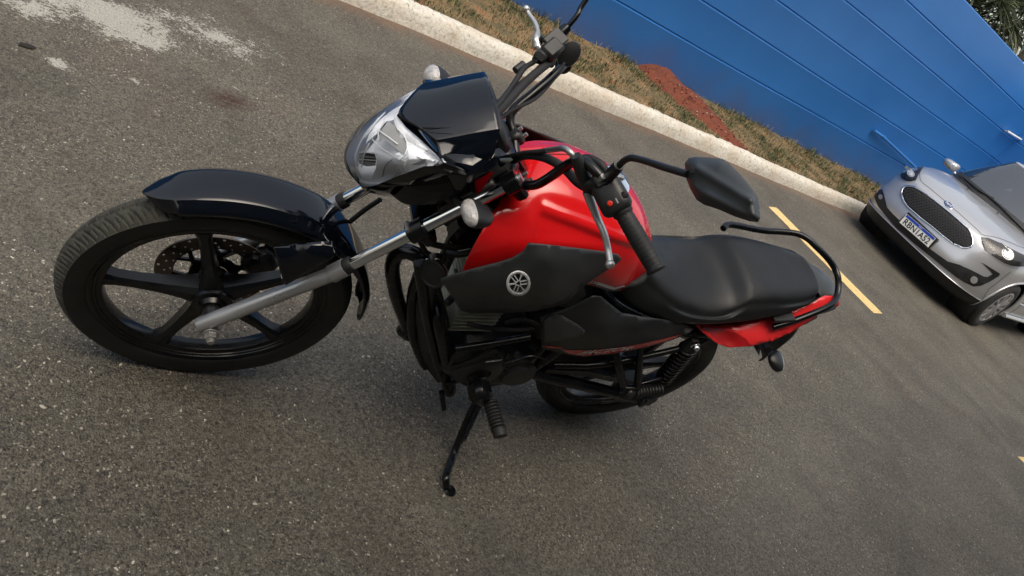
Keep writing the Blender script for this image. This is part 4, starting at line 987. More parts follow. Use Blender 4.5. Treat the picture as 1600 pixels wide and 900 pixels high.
# red strip with the sticker behind the shroud lower rear
decal('tank_stripe', [(934.5, 439.5), (960, 448.5), (975, 445), (976, 447), (958, 452.5), (932, 444)], bvt, B, whitep, TK, off=.0012, step=4)
decal('tank_sticker', [(921, 445), (931, 444), (957, 453), (972, 449), (964, 458), (955, 460), (938, 458), (905, 450)], bvt, B, greysticker, TK, off=.0010, step=4)
text_decal('tank_number', '150', [(922, 441), (934, 445), (936.5, 440.5), (926, 437)], bvt, B, whitep, TK, off=.0016, bold=.03)
# ---- side covers
SCB = [(866, 490, .146), (891, 481, .146), (908, 472, .146), (927, 463, .144), (940, 464, .142), (955, 476, .138), (972, 489, .136), (1005, 495, .138), (1040, 500, .136), (1066, 506, .134), (1084, 515, .130), (1070, 523, .132), (1050, 531.5, .138), (1010, 543.5, .147), (960, 553, .150), (912, 557.5, .151), (885, 554, .151), (846, 544, .152), (845, 520, .150), (850, 500, .146)]
SCI = [(900, 510, .162), (950, 510, .166), (1000, 515, .160), (880, 530, .166), (950, 535, .168), (1010, 528, .158), (1040, 515, .148), (930, 485, .152)]
SC_ = panel('side_cover', SCB, SCI, satin2, bike, step=6, thick=.004, mirror=True); bsc = bvh_of(SC_[0])
decal('cover_inlay', [(871, 488), (884, 496), (905, 508), (914, 516), (912, 521), (890, 528), (850, 534), (850, 500)], bsc, B, satin, SC_[0], off=.003, step=6, thick=.003)
decal('red_stripe', [(876, 545), (895, 546.5), (920, 547), (960, 543.5), (1000, 537), (1040, 528), (1066, 521.5), (1048, 530), (1010, 541), (960, 551), (912, 555.3), (888, 552)], bsc, B, red, SC_[0], off=.0012, step=5)
decal('red_stripe', [(847, 540), (862, 540.5), (880, 542), (878, 543.5), (860, 543)], bsc, B, red, SC_[0], off=.0012, step=4)
text_decal('model_name', 'FACTOR', [(899, 553.6), (985, 545.6), (991, 539.8), (908, 547.8)], bsc, B, whitep, SC_[0], off=.0022, shear=.6, bold=.02)
# ---- seat
def seat():
    st = [(.505, .842, .045, .055, .735), (.475, .822, .062, .074, .705), (.43, .803, .078, .096, .692), (.37, .788, .098, .117, .688), (.31, .778, .115, .132, .698), (.25, .777, .128, .142, .712), (.19, .786, .134, .146, .730), (.148, .799, .133, .146, .744), (.118, .818, .128, .145, .754), (.092, .856, .122, .143, .763), (.065, .869, .120, .141, .772), (.03, .878, .118, .138, .785), (-.03, .889, .114, .130, .808), (-.09, .900, .106, .119, .832), (-.15, .910, .093, .104, .857), (-.19, .917, .078, .087, .876), (-.205, .905, .070, .078, .884)]
    G = []
    for x, zt, wt_, wb, zb in st:
        dz = zt-zb; pts = [(0, zt), (.35*wt_, zt-.001), (.68*wt_, zt-.006), (.90*wt_, zt-.018), (1.0*wt_, zt-.034), ((wt_+wb)/2+.003, zb+dz*.45), (wb, zb+.012), (wb-.004, zb)]
        G.append([(x, -y, z) for y, z in pts[1:]][::-1]+[(x, y, z) for y, z in pts])
    G = np.array(G); D = dense(G, 5, 5); nu, nv = D.shape[:2]; V = D.reshape(-1, 3); Fc = gridfaces(nu, nv)+[tuple(range(nv)), tuple(range((nu-1)*nv, nu*nv))]
    return mk('seat', V, Fc, seatm, bike, ang=60)
SE = seat()
sn = MB(); sn.tube([B(1012, 425, .112), B(1003, 436, .118), B(990, 443, .120), B(975, 448, .118)], [.004, .009, .008, .003], 10, res=4); sn.build('seat_trim', satin, bike)
# ---- rear fairing
RFB = [(1086, 505, .116), (1120, 509, .114), (1160, 504, .112), (1195, 498, .108), (1230, 488, .098), (1262, 474, .085), (1290, 462, .072), (1308, 462, .062), (1300, 474, .086), (1272, 497, .118), (1240, 517, .139), (1213, 530, .152), (1175, 541, .166), (1140, 543, .166), (1122, 537, .158), (1100, 520, .136)]
RFI = [(1150, 520, .140), (1200, 514, .132), (1240, 500, .118), (1118, 521, .134), (1140, 532, .148), (1180, 528, .152)]
RF_ = panel('rear_fairing', RFB, RFI, redm, bike, step=6, thick=.004, mirror=True); RF_[1].location = (0, .012, -.014); brf = bvh_of(RF_[0])
decal('scoop_shade', [(1100, 513), (1125, 514), (1150, 520), (1165, 529), (1173, 540), (1145, 542.5), (1124, 536)], brf, B, dullred, RF_[0], off=.0008, step=5)  # flush darker red patch paints the shade inside the concave scoop
# tail top panel between seat and rail
G = []
for x, zt, hw in [(-.17, .885, .085), (-.22, .900, .078), (-.27, .905, .066), (-.32, .902, .052), (-.355, .890, .040), (-.365, .865, .036)]:
    G.append([(x, -hw, zt-.035), (x, -hw*.85, zt-.012), (x, -hw*.4, zt), (x, 0, zt+.002), (x, hw*.4, zt), (x, hw*.85, zt-.012), (x, hw, zt-.035)])
TP = grid_obj('tail_panel', G, satin, bike, 5, 4, thick=.004, ang=180); btp = bvh_of(TP)
for k, (u, v) in enumerate([(1291.5, 421.5), (1294, 424.5), (1296.5, 428), (1298.5, 431.5), (1300, 435), (1301, 438.5)]):
    decal('tail_lettering', [(u-1.6, v-1.3), (u+1.8, v-.8), (u+2.2, v+.9), (u-.8, v+.9)], btp, B, whitep, TP, off=.001, step=3)
tl = MB(); tl.box((-.385, 0, .845), (.03, .10, .05), cham=.3); tl.build('tail_light', dullred, bike)
ub = MB()
G = []
for x, zt, zb, hw in [(.16, .70, .60, .10), (.05, .76, .65, .115), (-.08, .81, .70, .11), (-.2, .86, .76, .10), (-.32, .86, .80, .075), (-.39, .86, .83, .055)]:
    G.append([(x, hw*math.cos(a), (zt+zb)/2+(zt-zb)/2*math.sin(a)) for a in np.linspace(0, 2*math.pi, 17)])
D = dense(G, 3, 2); ub.add(D.reshape(-1, 3), gridfaces(*D.shape[:2])); ub.build('tail_underside', satin2, bike, ang=180)
# rail
rl = MB(); a_ = [(1208, 511, .136), (1235, 503, .134), (1262, 493, .126), (1290, 481, .110), (1303, 472, .092), (1308, 462, .070), (1310, 448, .045), (1309, 432, .018), (1303, 417, -.010), (1292, 402, -.036), (1275, 385, -.066), (1262, 373, -.090), (1245, 365, -.112), (1220, 362, -.122), (1190, 360, -.126), (1142, 351, -.128), (1130, 357, -.112)]
rl.tube([B(*p) for p in a_], .0095, 14, res=4); GRl = rl.build('grab_rail', frameb, bike, ang=50)
m_ = MB(); m_.box(B(1222, 494, .118), (.075, .040, .014), rot((0, 1, 0), R(20)), cham=.2); m_.build('rail_bracket', satin2, GRl)
m_ = MB(); m_.box((-.06, -.112, .835), (.07, .03, .016), rot((0, 1, 0), R(20)), cham=.2); m_.build('rail_bracket', satin2, GRl)
# rear mudguard and indicators
G = []
for x, z, hw in [(-.27, .80, .07), (-.34, .74, .075), (-.39, .68, .07), (-.43, .60, .06), (-.455, .52, .055)]:
    G.append([(x+.03, -hw, z), (x, -hw*.8, z), (x-.01, 0, z+.004), (x, hw*.8, z), (x+.03, hw, z)])
RM = grid_obj('rear_mudguard', G, satin2, bike, 4, 3, thick=.004, ang=180)
fb = S if False else None
m_ = MB(); m_.tube([B(1192, 535, .07), B(1200, 548, .11)], .0135, 12); m_.build('indicator_stem', rubber, RM)
cI = B(1212, 562, .158)
flasher(cI+np.array([-.018, 0, -.006]), (-1, .0, -.1), (.15, 1, -.25), bike, (.019, .034), None, signalm, steer=False)
cI2 = np.array([cI[0], -cI[1], cI[2]]); flasher(cI2+np.array([-.018, 0, -.006]), (-1, 0, -.1), (.15, -1, -.25), bike, (.019, .034), np.array([-.37, -.07, cI[2]+.02]), signalm, steer=False)
m_ = MB(); m_.add([B(1176, 538, .10), B(1188, 536, .10), B(1185, 554, .10)], [(0, 1, 2)]); m_.build('bracket_tip', satin2, RM, thick=.006)
# ---- frame, engine
fr = MB()
fr.tube([(.965, 0, .80), (.92, 0, .68), (.865, 0, .50), (.80, .0, .33), (.76, .0, .27)], .019, 14, res=3)
for sy in (1, -1):
    fr.tube([(.96, sy*.02, .83), (.84, sy*.05, .80), (.60, sy*.075, .74), (.40, sy*.095, .66), (.10, sy*.115, .66), (-.20, sy*.10, .77), (-.33, sy*.06, .80)], .0135, 12, res=4)
    fr.tube([(.46, sy*.10, .66), (.47, sy*.11, .50), (.50, sy*.115, .33), (.56, sy*.11, .26)], .016, 12, res=3)
    fr.tube([(.06, sy*.12, .655), (.10, sy*.125, .60), (.30, sy*.13, .46), (.44, sy*.12, .40)], .010, 10, res=3)
fr.tube([(.56, .11, .26), (.56, -.11, .26)], .014, 10)
fr.build('frame', frameb, bike, ang=50)
en = MB()
G = []
for y, s_ in [(-.13, .55), (-.125, .85), (-.11, 1.), (.11, 1.), (.128, .86), (.134, .6)]:
    ring_ = []
    for k in range(25):
        a = 2*math.pi*k/24; e = .62
        ring_.append((.615+.135*s_*np.sign(math.cos(a))*abs(math.cos(a))**e, y, .345+.085*s_*np.sign(math.sin(a))*abs(math.sin(a))**e))
    G.append(ring_)
V = [q for r_ in G for q in r_]; en.add(V, gridfaces(6, 25)+[tuple(range(24)), tuple(range(125, 149))])
EN = en.build('engine', engb, bike, ang=40)
cv = MB(); cv.lathe((.66, .124, .345), (0, 1, 0), [(.075, -.02), (.075, .008), (.069, .016), (.050, .024), (.03, .025), (.028, .020), (0, .020)], 36)
cv.lathe((.535, .112, .350), (0, 1, 0), [(.055, -.02), (.055, .02), (.045, .032), (0, .033)], 28)
for k in range(7): a = k*.9; cv.tube([(.66+.073*math.cos(a), .125, .345+.073*math.sin(a)), (.66+.073*math.cos(a), .138, .345+.073*math.sin(a))], .005, 8)
cv.build('crankcase_cover', engb, EN, ang=35)
tilt = R(14); OT = rot((0, 1, 0), tilt)
cy = MB(); c0 = np.array([.735, 0, .425]); axd = OT@np.array([0, 0, 1.])
cy.lathe(c0, axd, [(.045, 0), (.045, .20)], 24, capends=True)
for k in range(11):
    h = .012+k*.0155; s_ = 1 if k < 7 else 1.08
    cy.box(c0+axd*h, (.118*s_, .160*s_, .0042), OT, cham=.1)
cy.box(c0+axd*.188, (.105, .13, .030), OT, cham=.2); cy.lathe(c0+axd*.21, (0, 1, 0), [(0, -.062), (.034, -.062), (.036, .055), (.030, .064), (0, .064)], 28)
CY = cy.build('cylinder', fing, EN, ang=35)
hb_ = MB(); hb_.lathe(B(676, 428, .085), (.75, .62, .05), [(0, -.03), (.020, -.03), (.028, -.018), (.033, -.004), (.0335, .002), (.029, .0035), (.026, .002), (.010, .005), (0, .006)], 36); HN = hb_.build('horn', satin2, bike, ang=30)
q_ = B(676, 428, .085); hr = MB(); hr.lathe(q_, (.75, .62, .05), [(.0345, -.006), (.0358, -.003), (.0345, 0)], 40); hr.build('horn_rim', chrome, HN)
m_ = MB(); m_.add([B(671, 398, .07), B(682, 396, .07), B(680, 408, .07), B(675, 414, .07)], [(0, 1, 2, 3)]); m_.build('horn_bracket', steel, HN, thick=.002)
ex = MB(); P_ = [B(672, 408, .03), B(655, 400, .025), B(636, 393, .01), B(620, 397, 0), B(613, 415, -.005), B(615, 440, -.01), B(622, 470, -.015), B(636, 510, -.02), (.80, -.03, .235), (.72, -.05, .19), (.55, -.10, .185), (.38, -.14, .20)]
ex.tube(P_, .0180, 18, res=5); EX = ex.build('exhaust_pipe', frameb, bike, ang=60)
mf = MB(); mf.tube([(.38, -.14, .20), (.34, -.145, .21), (.28, -.15, .235), (-.10, -.165, .34), (-.22, -.168, .375), (-.23, -.168, .378)], [.02, .032, .042, .044, .042, .02], 24); mf.build('muffler', satin2, EX, ang=50)
panel('engine_guard', [(636, 470, -.01), (655, 432, .0), (680, 440, .04), (700, 500, .07), (712, 560, .08), (706, 596, .08), (684, 598, .06), (668, 578, .04), (652, 556, .02), (638, 516, -.005)], [(665, 500, .045), (680, 540, .07)], engb, bike, step=8, thick=.01)
# black guard tubes, brackets seen low at the front left of the engine
gt = MB(); gt.tube([B(655, 410, .05), B(660, 450, .06), B(668, 500, .07), B(680, 550, .08), B(692, 590, .09)], .0135, 12, res=3)
gt.tube([B(655, 430, .0), B(645, 465, .0), B(646, 520, .01), B(660, 560, .02), B(668, 572, .03)], .016, 12, res=3)
gt.tube([B(684, 480, .06), B(687, 505, .095), B(698, 562, .10), B(699, 566, .10)], [.012, .0165, .0165, .010], 16, res=3)
gt.tube([B(692, 560, .07), B(694, 582, .090), B(699, 588, .095), B(702, 607, .105), B(703, 613, .108)], [.012, .013, .0195, .0195, .016], 18)
gt.build('downtube_guard', frameb, bike, ang=50)
sf = MB(); sf.tube([B(690, 612, .13), B(694, 640, .16)], [.0085, .0065], 10); sf.tube([B(697, 600, .12), B(730, 592, .12), B(770, 575, .135), B(805, 562, .14)], .0055, 8, res=3); sf.build('gear_lever', frameb, bike)
rd_ = MB(); rd_.tube([B(712, 545, .135), B(770, 536, .14), B(828, 526, .14)], .0088, 12); rd_.tube([B(708, 574, .13), B(740, 563, .14), B(778, 545, .145)], .0085, 12)
rd_.tube([B(758, 566, .15), B(786, 562, .15), B(793, 552, .15)], .003, 8, res=3); rd_.tube([B(800, 565, .15), B(830, 556, .15), B(855, 562, .15)], .003, 8, res=3); rd_.build('engine_bracket', frameb, bike)
cbk = MB(); cbk.box((.555, .09, .545), (.10, .07, .09), OT, cham=.25); cbk.lathe((.62, .05, .57), (1, 0, .1), [(0, -.06), (.028, -.06), (.028, .05), (0, .05)], 20); cbk.tube([(.60, .12, .60), (.56, .135, .50), (.54, .13, .42)], .008, 8, res=3)
cbk.build('throttle_body', engb, bike); cbk = MB(); cbk.tube([B(790, 505, .10), B(820, 500, .11), B(845, 512, .12), B(850, 535, .13)], .006, 8, res=3); cbk.build('fuel_hose', rubber, bike)
cbk = MB(); cbk.tube([B(700, 395, .04), B(715, 398, .06), B(740, 392, .06), B(770, 372, .05)], .0075, 10, res=4); cbk.build('breather_hose', rubber, bike)
ww = MB(); ww.tube([B(655, 372, .05), B(672, 380, .06), B(700, 386, .06), B(730, 384, .05), B(752, 378, .03)], .007, 10, res=5); ww.tube([B(640, 352, .05), B(655, 375, .05), B(668, 396, .05), B(690, 400, .05)], .006, 8, res=4)
ww.build('wiring_loom', rubber, bike)
hs = MB(); hs.box((.975, 0, .80), (.05, .06, .14), rot((0, 1, 0), R(-26.5)), cham=.3); hs.box((.93, .03, .72), (.07, .05, .06), cham=.2); hs.build('steering_head', frameb, bike)
bx = MB(); bx.box((.40, 0, .56), (.20, .17, .22), cham=.2); bx.box((.43, -.02, .42), (.10, .15, .20), cham=.2); bx.build('battery_box', engb, bike)
G = []
for a in np.linspace(R(20), R(125), 10): G.append([(.330*math.cos(a)+(.02 if abs(y) > .05 else 0), y, .305+(.345-.25*abs(y))*math.sin(a)) for y in (-.07, -.05, 0, .05, .07)])
grid_obj('inner_mudguard', G, engb, bike, 2, 3, thick=.003, ang=180)
dt = MB()
for k in range(6):
    a = 2*math.pi*k/6+.3; dt.tube([(.535+.046*math.cos(a), .140, .35+.046*math.sin(a)), (.535+.046*math.cos(a), .147, .35+.046*math.sin(a))], .0045, 6)
dt.build('cover_screws', steel, EN) if False else None
for k in range(5):
    a = 2*math.pi*k/5+.5; q_ = MB(); q_.tube([(.66+.073*math.cos(a), .136, .345+.073*math.sin(a)), (.66+.073*math.cos(a), .1405, .345+.073*math.sin(a))], .0046, 6); q_.build('cover_bolt', engb, EN)
q_ = MB(); q_.lathe((.585, .115, .415), (0, 1, .1), [(0, 0), (.016, 0), (.018, .012), (.012, .018), (0, .018)], 16); q_.build('oil_cap', satin2, EN)
q_ = MB(); q_.tube([B(700, 470, .09), B(712, 462, .10), B(735, 470, .115)], .004, 8, res=4); q_.lathe(B(702, 470, .088), (.7, .7, 0), [(0, -.015), (.009, -.015), (.009, .012), (.006, .016), (0, .016)], 12); q_.build('spark_plug_cap', rubber, EN)
q_ = MB(); q_.tube([B(730, 506, .10), B(760, 512, .12), B(800, 516, .125), B(835, 514, .12)], .006, 8, res=4); q_.build('intake_hose', rubber, EN)
# footrests
def ribbed(a, b_, r_, n_, nm, par, mat=rubber):
    m_ = MB(); a = np.array(a); b_ = np.array(b_); P = []; rr = []
    for i in range(n_*3+1): t = i/(n_*3); P.append(a+(b_-a)*t); rr.append(r_ if i % 3 else r_*.80)
    m_.tube(P, rr, 14); return m_.build(nm, mat, par, ang=40)
fp = MB(); fp.box(B(750, 612, .18), (.055, .06, .06), cham=.25); fp.tube([B(738, 588, .13), B(748, 605, .17), B(760, 622, .20)], .011, 10, res=3); fp.box(B(738, 590, .13), (.06, .045, .045), cham=.25); fp.tube([B(735, 560, .10), B(742, 592, .14)], .013, 10)
FPo = fp.build('footrest', frameb, bike, ang=40); ribbed(B(766, 628, .200), B(780, 674, .283), .0205, 9, 'rubber_pad', FPo); m_ = MB(); m_.tube([B(780, 672, .281), B(782, 682, .298)], [.0200, .0185], 14); m_.build('pad_end', rubber, FPo)
# side stand
ss = MB(); foot = RB.T@Wd(699, 763, .006); k1 = RB.T@Wd(697, 745, .035)
ss.tube([B(747, 622, .14), B(735, 645, .165), B(720, 680, .205), B(708, 712, .245), k1, foot], [.0095, .0095, .0095, .010, .0105, .009], 12, res=4)
SSo = ss.build('side_stand', frameb, bike, ang=60)
m_ = MB(); n3 = RB.T@np.array([0, 0, 1.]); f2 = RB.T@Wd(703, 766, .004); m_.lathe(f2, n3, [(0, -.004), (.017, -.004), (.019, .0), (.015, .005), (0, .006)], 16); m_.build('stand_foot', frameb, SSo)
m_ = MB(); A_ = B(752, 628, .155); B_ = B(724, 688, .215); d = B_-A_; L_ = np.linalg.norm(d); O_ = orient(d, (0, 1, 0)); P = []
for i in range(22*8+1): t = i/(22*8); a = 2*math.pi*i/8; P.append(A_+d*t+O_@np.array([0, .0062*math.cos(a), .0062*math.sin(a)]))
m_.tube(P, .0017, 5); m_.tube([B_, B_+d/L_*.012, B_+d/L_*.016+np.array([.006, 0, 0])], .0018, 6); m_.build('stand_spring', frameb, SSo)
# ---- rear: swingarm, shocks, pegs, chain case
sa = MB()
for sy in (1, -1): sa.tube([(.50, sy*.105, .34), (.40, sy*.118, .335), (.10, sy*.128, .315), (-.02, sy*.132, .305)], [.022, .019, .017, .019], 12)
sa.tube([(.40, .11, .335), (.40, -.11, .335)], .018, 10); sa.box((-.03, .134, .305), (.075, .014, .045), cham=.2); sa.box((-.03, -.134, .305), (.075, .014, .045), cham=.2)
sa.lathe((0, .138, .305), (0, 1, 0), [(0, 0), (.016, 0), (.016, .010), (.010, .011), (.010, .020), (0, .020)], 8); SA = sa.build('swingarm', frameb, bike, ang=40)
hg = MB(); hg.prism([(.42, .44), (.12, .42), (.02, .36), (.10, .30), (.30, .31), (.44, .36)], .058, .066); hg.build('chain_guard_plate', engb, bike)
cc_ = MB(); cc_.prism([(.44, .375), (.30, .395), (.05, .375), (-.05, .345), (-.05, .325), (.05, .352), (.30, .370), (.44, .35)], .075, .12); cc_.tube([(.52, .10, .37), (-.0, .10, .345)], .008, 8); cc_.tube([(.52, .10, .31), (0, .10, .265)], .008, 8); cc_.lathe((0, .10, .305), (0, 1, 0), [(.04, -.004), (.078, -.004), (.078, .004), (.04, .004)], 40, closed=True)
cc_.build('chain_case', engb, bike)
def shock(sy):
    t_ = np.array([.113, sy*.132, .640]); b_ = np.array([.0, sy*.130, .385]); d = b_-t_; L_ = np.linalg.norm(d); u_ = d/L_
    m_ = MB(); m_.tube([t_-u_*.012, t_+u_*.015, t_+u_*.03], [.012, .02, .024], 16); m_.tube([t_+u_*.02, b_-u_*.02], .016, 16); m_.tube([b_-u_*.06, b_-u_*.045, b_], [.027, .020, .015], 16)
    m_.lathe(b_, (0, 1, 0), [(0, -.018), (.016, -.018), (.016, .018), (0, .018)], 14)
    SHK = m_.build('shock_absorber', satin2, bike, ang=50)
    s_ = MB(); O_ = orient(d, (0, 1, 0)); P = []; n_ = 10
    for i in range(n_*20+1): t = i/(n_*20); a = 2*math.pi*i/20; P.append(t_+u_*(.03+t*(L_-.09))+O_@np.array([0, .0245*math.cos(a), .0245*math.sin(a)]))
    s_.tube(P, .0042, 8); s_.build('spring', frameb, SHK, ang=80)
    c_ = MB(); c_.lathe(t_+np.array([0, sy*.008, 0]), (0, sy, 0), [(0, 0), (.014, 0), (.014, .006), (.009, .007), (.009, .016), (.004, .022), (0, .022)], 14); c_.build('shock_bolt', chrome, SHK)
shock(1); shock(-1)
pg = MB(); pg.tube([B(963, 548, .13), B(966, 570, .15), B(974, 602, .168)], [.008, .012, .012], 10, res=3); pg.tube([B(1001, 540, .13), B(999, 570, .15), B(996, 604, .170)], [.008, .011, .012], 10, res=3); pg.tube([B(966, 607, .168), B(995, 607, .172)], .014, 10)
pg.tube([B(966, 610, .155), B(1000, 600, .155), B(1036, 590, .145)], .005, 8, res=3)
PG = pg.build('passenger_footrest', frameb, bike, ang=50); ribbed(B(992, 613, .178), B(1034, 608, .178), .0165, 9, 'rubber_pad', PG); m_ = MB(); m_.box(B(983, 613, .178), (.03, .032, .034), cham=.25); m_.build('peg_hinge', engb, PG)

# ================================================================== PARKED CAR
cloc = RK@np.array([CARX-.8, CARY, 0]); car = thing('parked_car', 'silver hatchback parked along the kerb with its front towards the motorcycle', 'car', tuple(cloc))
CK = KW(car.location)
def cp(d, y, z): return (CARX-d, CARY+y, z)
def cmk(name, V, Fc, mat, parent=None, **k):
    o = mk(name, V, Fc, mat, parent or car, **k)
    if (parent or car) is car: o.matrix_local = CK
    return o
def cbuild(mb, name, mat, parent=None, **k):
    o = mb.build(name, mat, parent or car, **k)
    if (parent or car) is car: o.matrix_local = CK
    return o
def cdecal(*a, **k):
    o = decal(*a, **k)
    if o.parent is car: o.matrix_local = CK
    return o
def hoodz(d, y):
    z = np.interp(d, [.1, .2, .35, .6, .9, 1.15, 3.5, 3.9], [.785, .83, .875, .925, .965, .99, .99, .95]); return z-.05*(abs(y)/.8)**2.2
plan = [(0, 0), (.30, .015), (.52, .065), (.67, .17), (.77, .33), (.825, .56), (.845, .85), (.845, 1.3), (.84, 2.2), (.82, 3.1), (.72, 3.7), (.45, 3.9), (0, 3.94)]
G = []
fr_w = [1, 1, 1, .9, .7, .4, .15, 0, 0, 0, .0, .0, 0]
levels = [(.175, .19, .13, .90), (.20, .20, .07, .95), (.27, .27, .03, .985), (.36, .36, .004, 1.), (.45, .47, 0, 1.), (.55, .60, .022, 1.), (.64, .72, .045, 1.), (.71, .81, .070, .985), (.765, .875, .11, .955)]
for s, (y, d) in enumerate(plan):
    row = []
    for zf, zs, back, ys in levels:
        w_ = fr_w[s]; z = zf*w_+zs*(1-w_); dd = d+back*(1 if s < 6 else (.3 if s < 9 else -.6))
        row.append((min(dd, 3.94), y*ys, z))
    hd = [(.23, .86), (.42, .55), (.62, 0)]
    for k, (df, yf) in enumerate(hd):
        base = d+df
        dd = [base, base, base*.98+.02, d+df*.9, d+df*.75, d+df*.55+.02, d+df*.35+.05, d+df*.1+.05, d, d-.05*k, d-.15*(k+1), d-.2*(k+1), 3.94-.22*(k+1)][s]
        yy = y*yf; row.append((dd, yy, hoodz(dd, yy)))
    G.append(row)
G = np.array(G)
L_ = G[:, :, :]; Rr_ = L_.copy(); Rr_[:, :, 1] *= -1
full = np.concatenate([Rr_[::-1][:-1], L_], 0)
full = np.stack([CARX-full[..., 0], CARY+full[..., 1], full[..., 2]], -1)
D = dense(full, 14, 6); nu, nv = D.shape[:2]
def arch(i, j):
    q = D[i, j]; q2 = D[min(i+1, nu-1), min(j+1, nv-1)]; c = (q+q2)/2; d = CARX-c[0]
    for dc in (.80, 3.29):
        if (d-dc)**2+(c[2]-.30)**2 < .335**2 and abs(c[1]-CARY) > .6 and c[2] < .66: return True
    return False
BO = cmk('body', D.reshape(-1, 3), gridfaces(nu, nv, arch), silverp, ang=180)
bfull = BVHTree.FromPolygons([Vector(q) for q in D.reshape(-1, 3)], gridfaces(nu, nv))
tb = [(0, 1.02), (.33, 1.05), (.60, 1.16), (.735, 1.38), (.775, 2.0), (.765, 2.8), (.68, 3.4), (.4, 3.6), (0, 3.65)]
tt = [(0, 1.66), (.30, 1.68), (.50, 1.745), (.575, 1.90), (.60, 2.25), (.59, 2.8), (.52, 3.2), (.3, 3.32), (0, 3.35)]
G = []
for (y0, d0), (y1, d1) in zip(tb, tt):
    row = [(d0-.03, y0*1.01, .955), (d0, y0, .985)]
    for t in (.33, .66, 1.0): row.append((d0+(d1-d0)*t, y0+(y1-y0)*(t**1.15), .985+(1.435-.985)*t+ .012*math.sin(t*math.pi)))
    row += [(d1+(2.5-d1)*.10, y1*.93, 1.472), (d1+(2.5-d1)*.4, y1*.6, 1.505), (d1+(2.5-d1)*.7, 0, 1.515)]
    G.append(row)
G = np.array(G); Rr_ = G.copy(); Rr_[:, :, 1] *= -1; full = np.concatenate([Rr_[::-1][:-1], G], 0)
full = np.stack([CARX-full[..., 0], CARY+full[..., 1], full[..., 2]], -1); D2 = dense(full, 8, 5); nu2, nv2 = D2.shape[:2]
bcab = BVHTree.FromPolygons([Vector(q) for q in D2.reshape(-1, 3)], gridfaces(nu2, nv2))
# windscreen opening: faces in front; side glass
def cabface(i, j):
    c = D2[i, j]; d = CARX-c[0]; y = abs(c[1]-CARY); u_ = abs(i-(nu2-1)/2)/8.  # 0 centre front, 8 rear
    return u_
gl = []; pn = []
for i in range(nu2-1):
    for j in range(nv2-1):
        u_ = abs(i+.5-(nu2-1)/2)/8.; jj = (j+.5)/5.
        f = (i*nv2+j, i*nv2+j+1, (i+1)*nv2+j+1, (i+1)*nv2+j)
        isg = (1.15 < jj < 4.15) and (u_ < 2.55 or 3.1 < u_ < 4.6 or 4.75 < u_ < 5.8 or u_ > 6.9)
        (gl if isg else pn).append(f)
Vc = [tuple(q) for q in D2.reshape(-1, 3)]
CB = cmk('roof', Vc, pn, silverp, ang=60); 
fs = [f for f in gl if abs((f[0]//nv2)+.5-(nu2-1)/2)/8. < 2.6]; fo = [f for f in gl if f not in set(fs)]
cmk('windscreen', Vc, fs, carglass, ang=180); cmk('side_glass', Vc, fo, carglass, ang=180)
# black frit around the windscreen and wipers
def hp(u, v, off=.004, bv=None): return wrap(bv or bcab, K, u, v, off)
# interior
m_ = MB(); m_.box(cp(1.45, 0, .93), (.55, 1.25, .12), cham=.3); cbuild(m_, 'dashboard', carblack)
m_ = MB(); 
for y in (-.36, .36): m_.box(cp(2.2, y, .85), (.14, .46, .60), rot((0, 1, 0), R(-14)), cham=.3); m_.box(cp(2.28, y, 1.24), (.09, .22, .16), cham=.4)
cbuild(m_, 'front_seats', carblack)
m_ = MB(); m_.box(cp(3.0, 0, .95), (.15, 1.2, .5), rot((0, 1, 0), R(-14)), cham=.3); m_.box(cp(2.3, 0, .45), (2.4, 1.3, .1), cham=.2); cbuild(m_, 'rear_bench', carblack)
m_ = MB(); c_ = np.array(cp(1.62, .36, 1.0)); m_.tube([c_+np.array([.06*math.cos(a)*.3, .18*math.cos(a), .18*math.sin(a)]) for a in np.linspace(0, 2*math.pi, 25)], .012, 8); cbuild(m_, 'steering_wheel', carblack)
m_ = MB(); m_.box(cp(1.86, 0, 1.345), (.03, .22, .06), cham=.3); cbuild(m_, 'rear_view_mirror', carblack)
# underside plate
m_ = MB(); m_.box(cp(2.0, 0, .22), (3.2, 1.45, .06)); cbuild(m_, 'underbody', carblack)
# grille
gro = [(1407.7, 303.1), (1409.5, 295), (1414.4, 290.6), (1422, 290.3), (1430.9, 292.5), (1448.3, 303.1), (1465, 316), (1483, 330.2), (1499, 344), (1514, 357.3), (1518, 365), (1520.7, 374.7), (1520.5, 382), (1517.8, 386.6), (1511, 388.6), (1504.3, 388.2), (1486.9, 380.5), (1471, 368), (1456, 355.3), (1441, 344), (1427, 332.1), (1417, 323), (1411.5, 314.7)]
gc = np.mean(gro, 0)
def shrink(pl, px):
    P = np.array(pl, float); n = len(P); out = []
    area = .5*sum(P[i][0]*P[(i+1) % n][1]-P[(i+1) % n][0]*P[i][1] for i in range(n)); sg = 1 if area > 0 else -1
    for i in range(n):
        a, b_, c = P[i-1], P[i], P[(i+1) % n]; e1 = b_-a; e2 = c-b_; n1 = np.array([-e1[1], e1[0]])/(np.linalg.norm(e1)+1e-9); n2 = np.array([-e2[1], e2[0]])/(np.linalg.norm(e2)+1e-9)
        q = n1+n2; q /= np.linalg.norm(q)+1e-9; out.append(tuple(b_+sg*q*px))
    return out
GRI = cdecal('grille', shrink(gro, 1.8), bfull, K, pmat('grille_dark', (.004, .004, .004), .6), car, off=.003, step=6)
cdecal('grille_surround', gro, bfull, K, chrome, car, off=.012, step=3, holes=[shrink(gro, 2.0)], thick=.004)
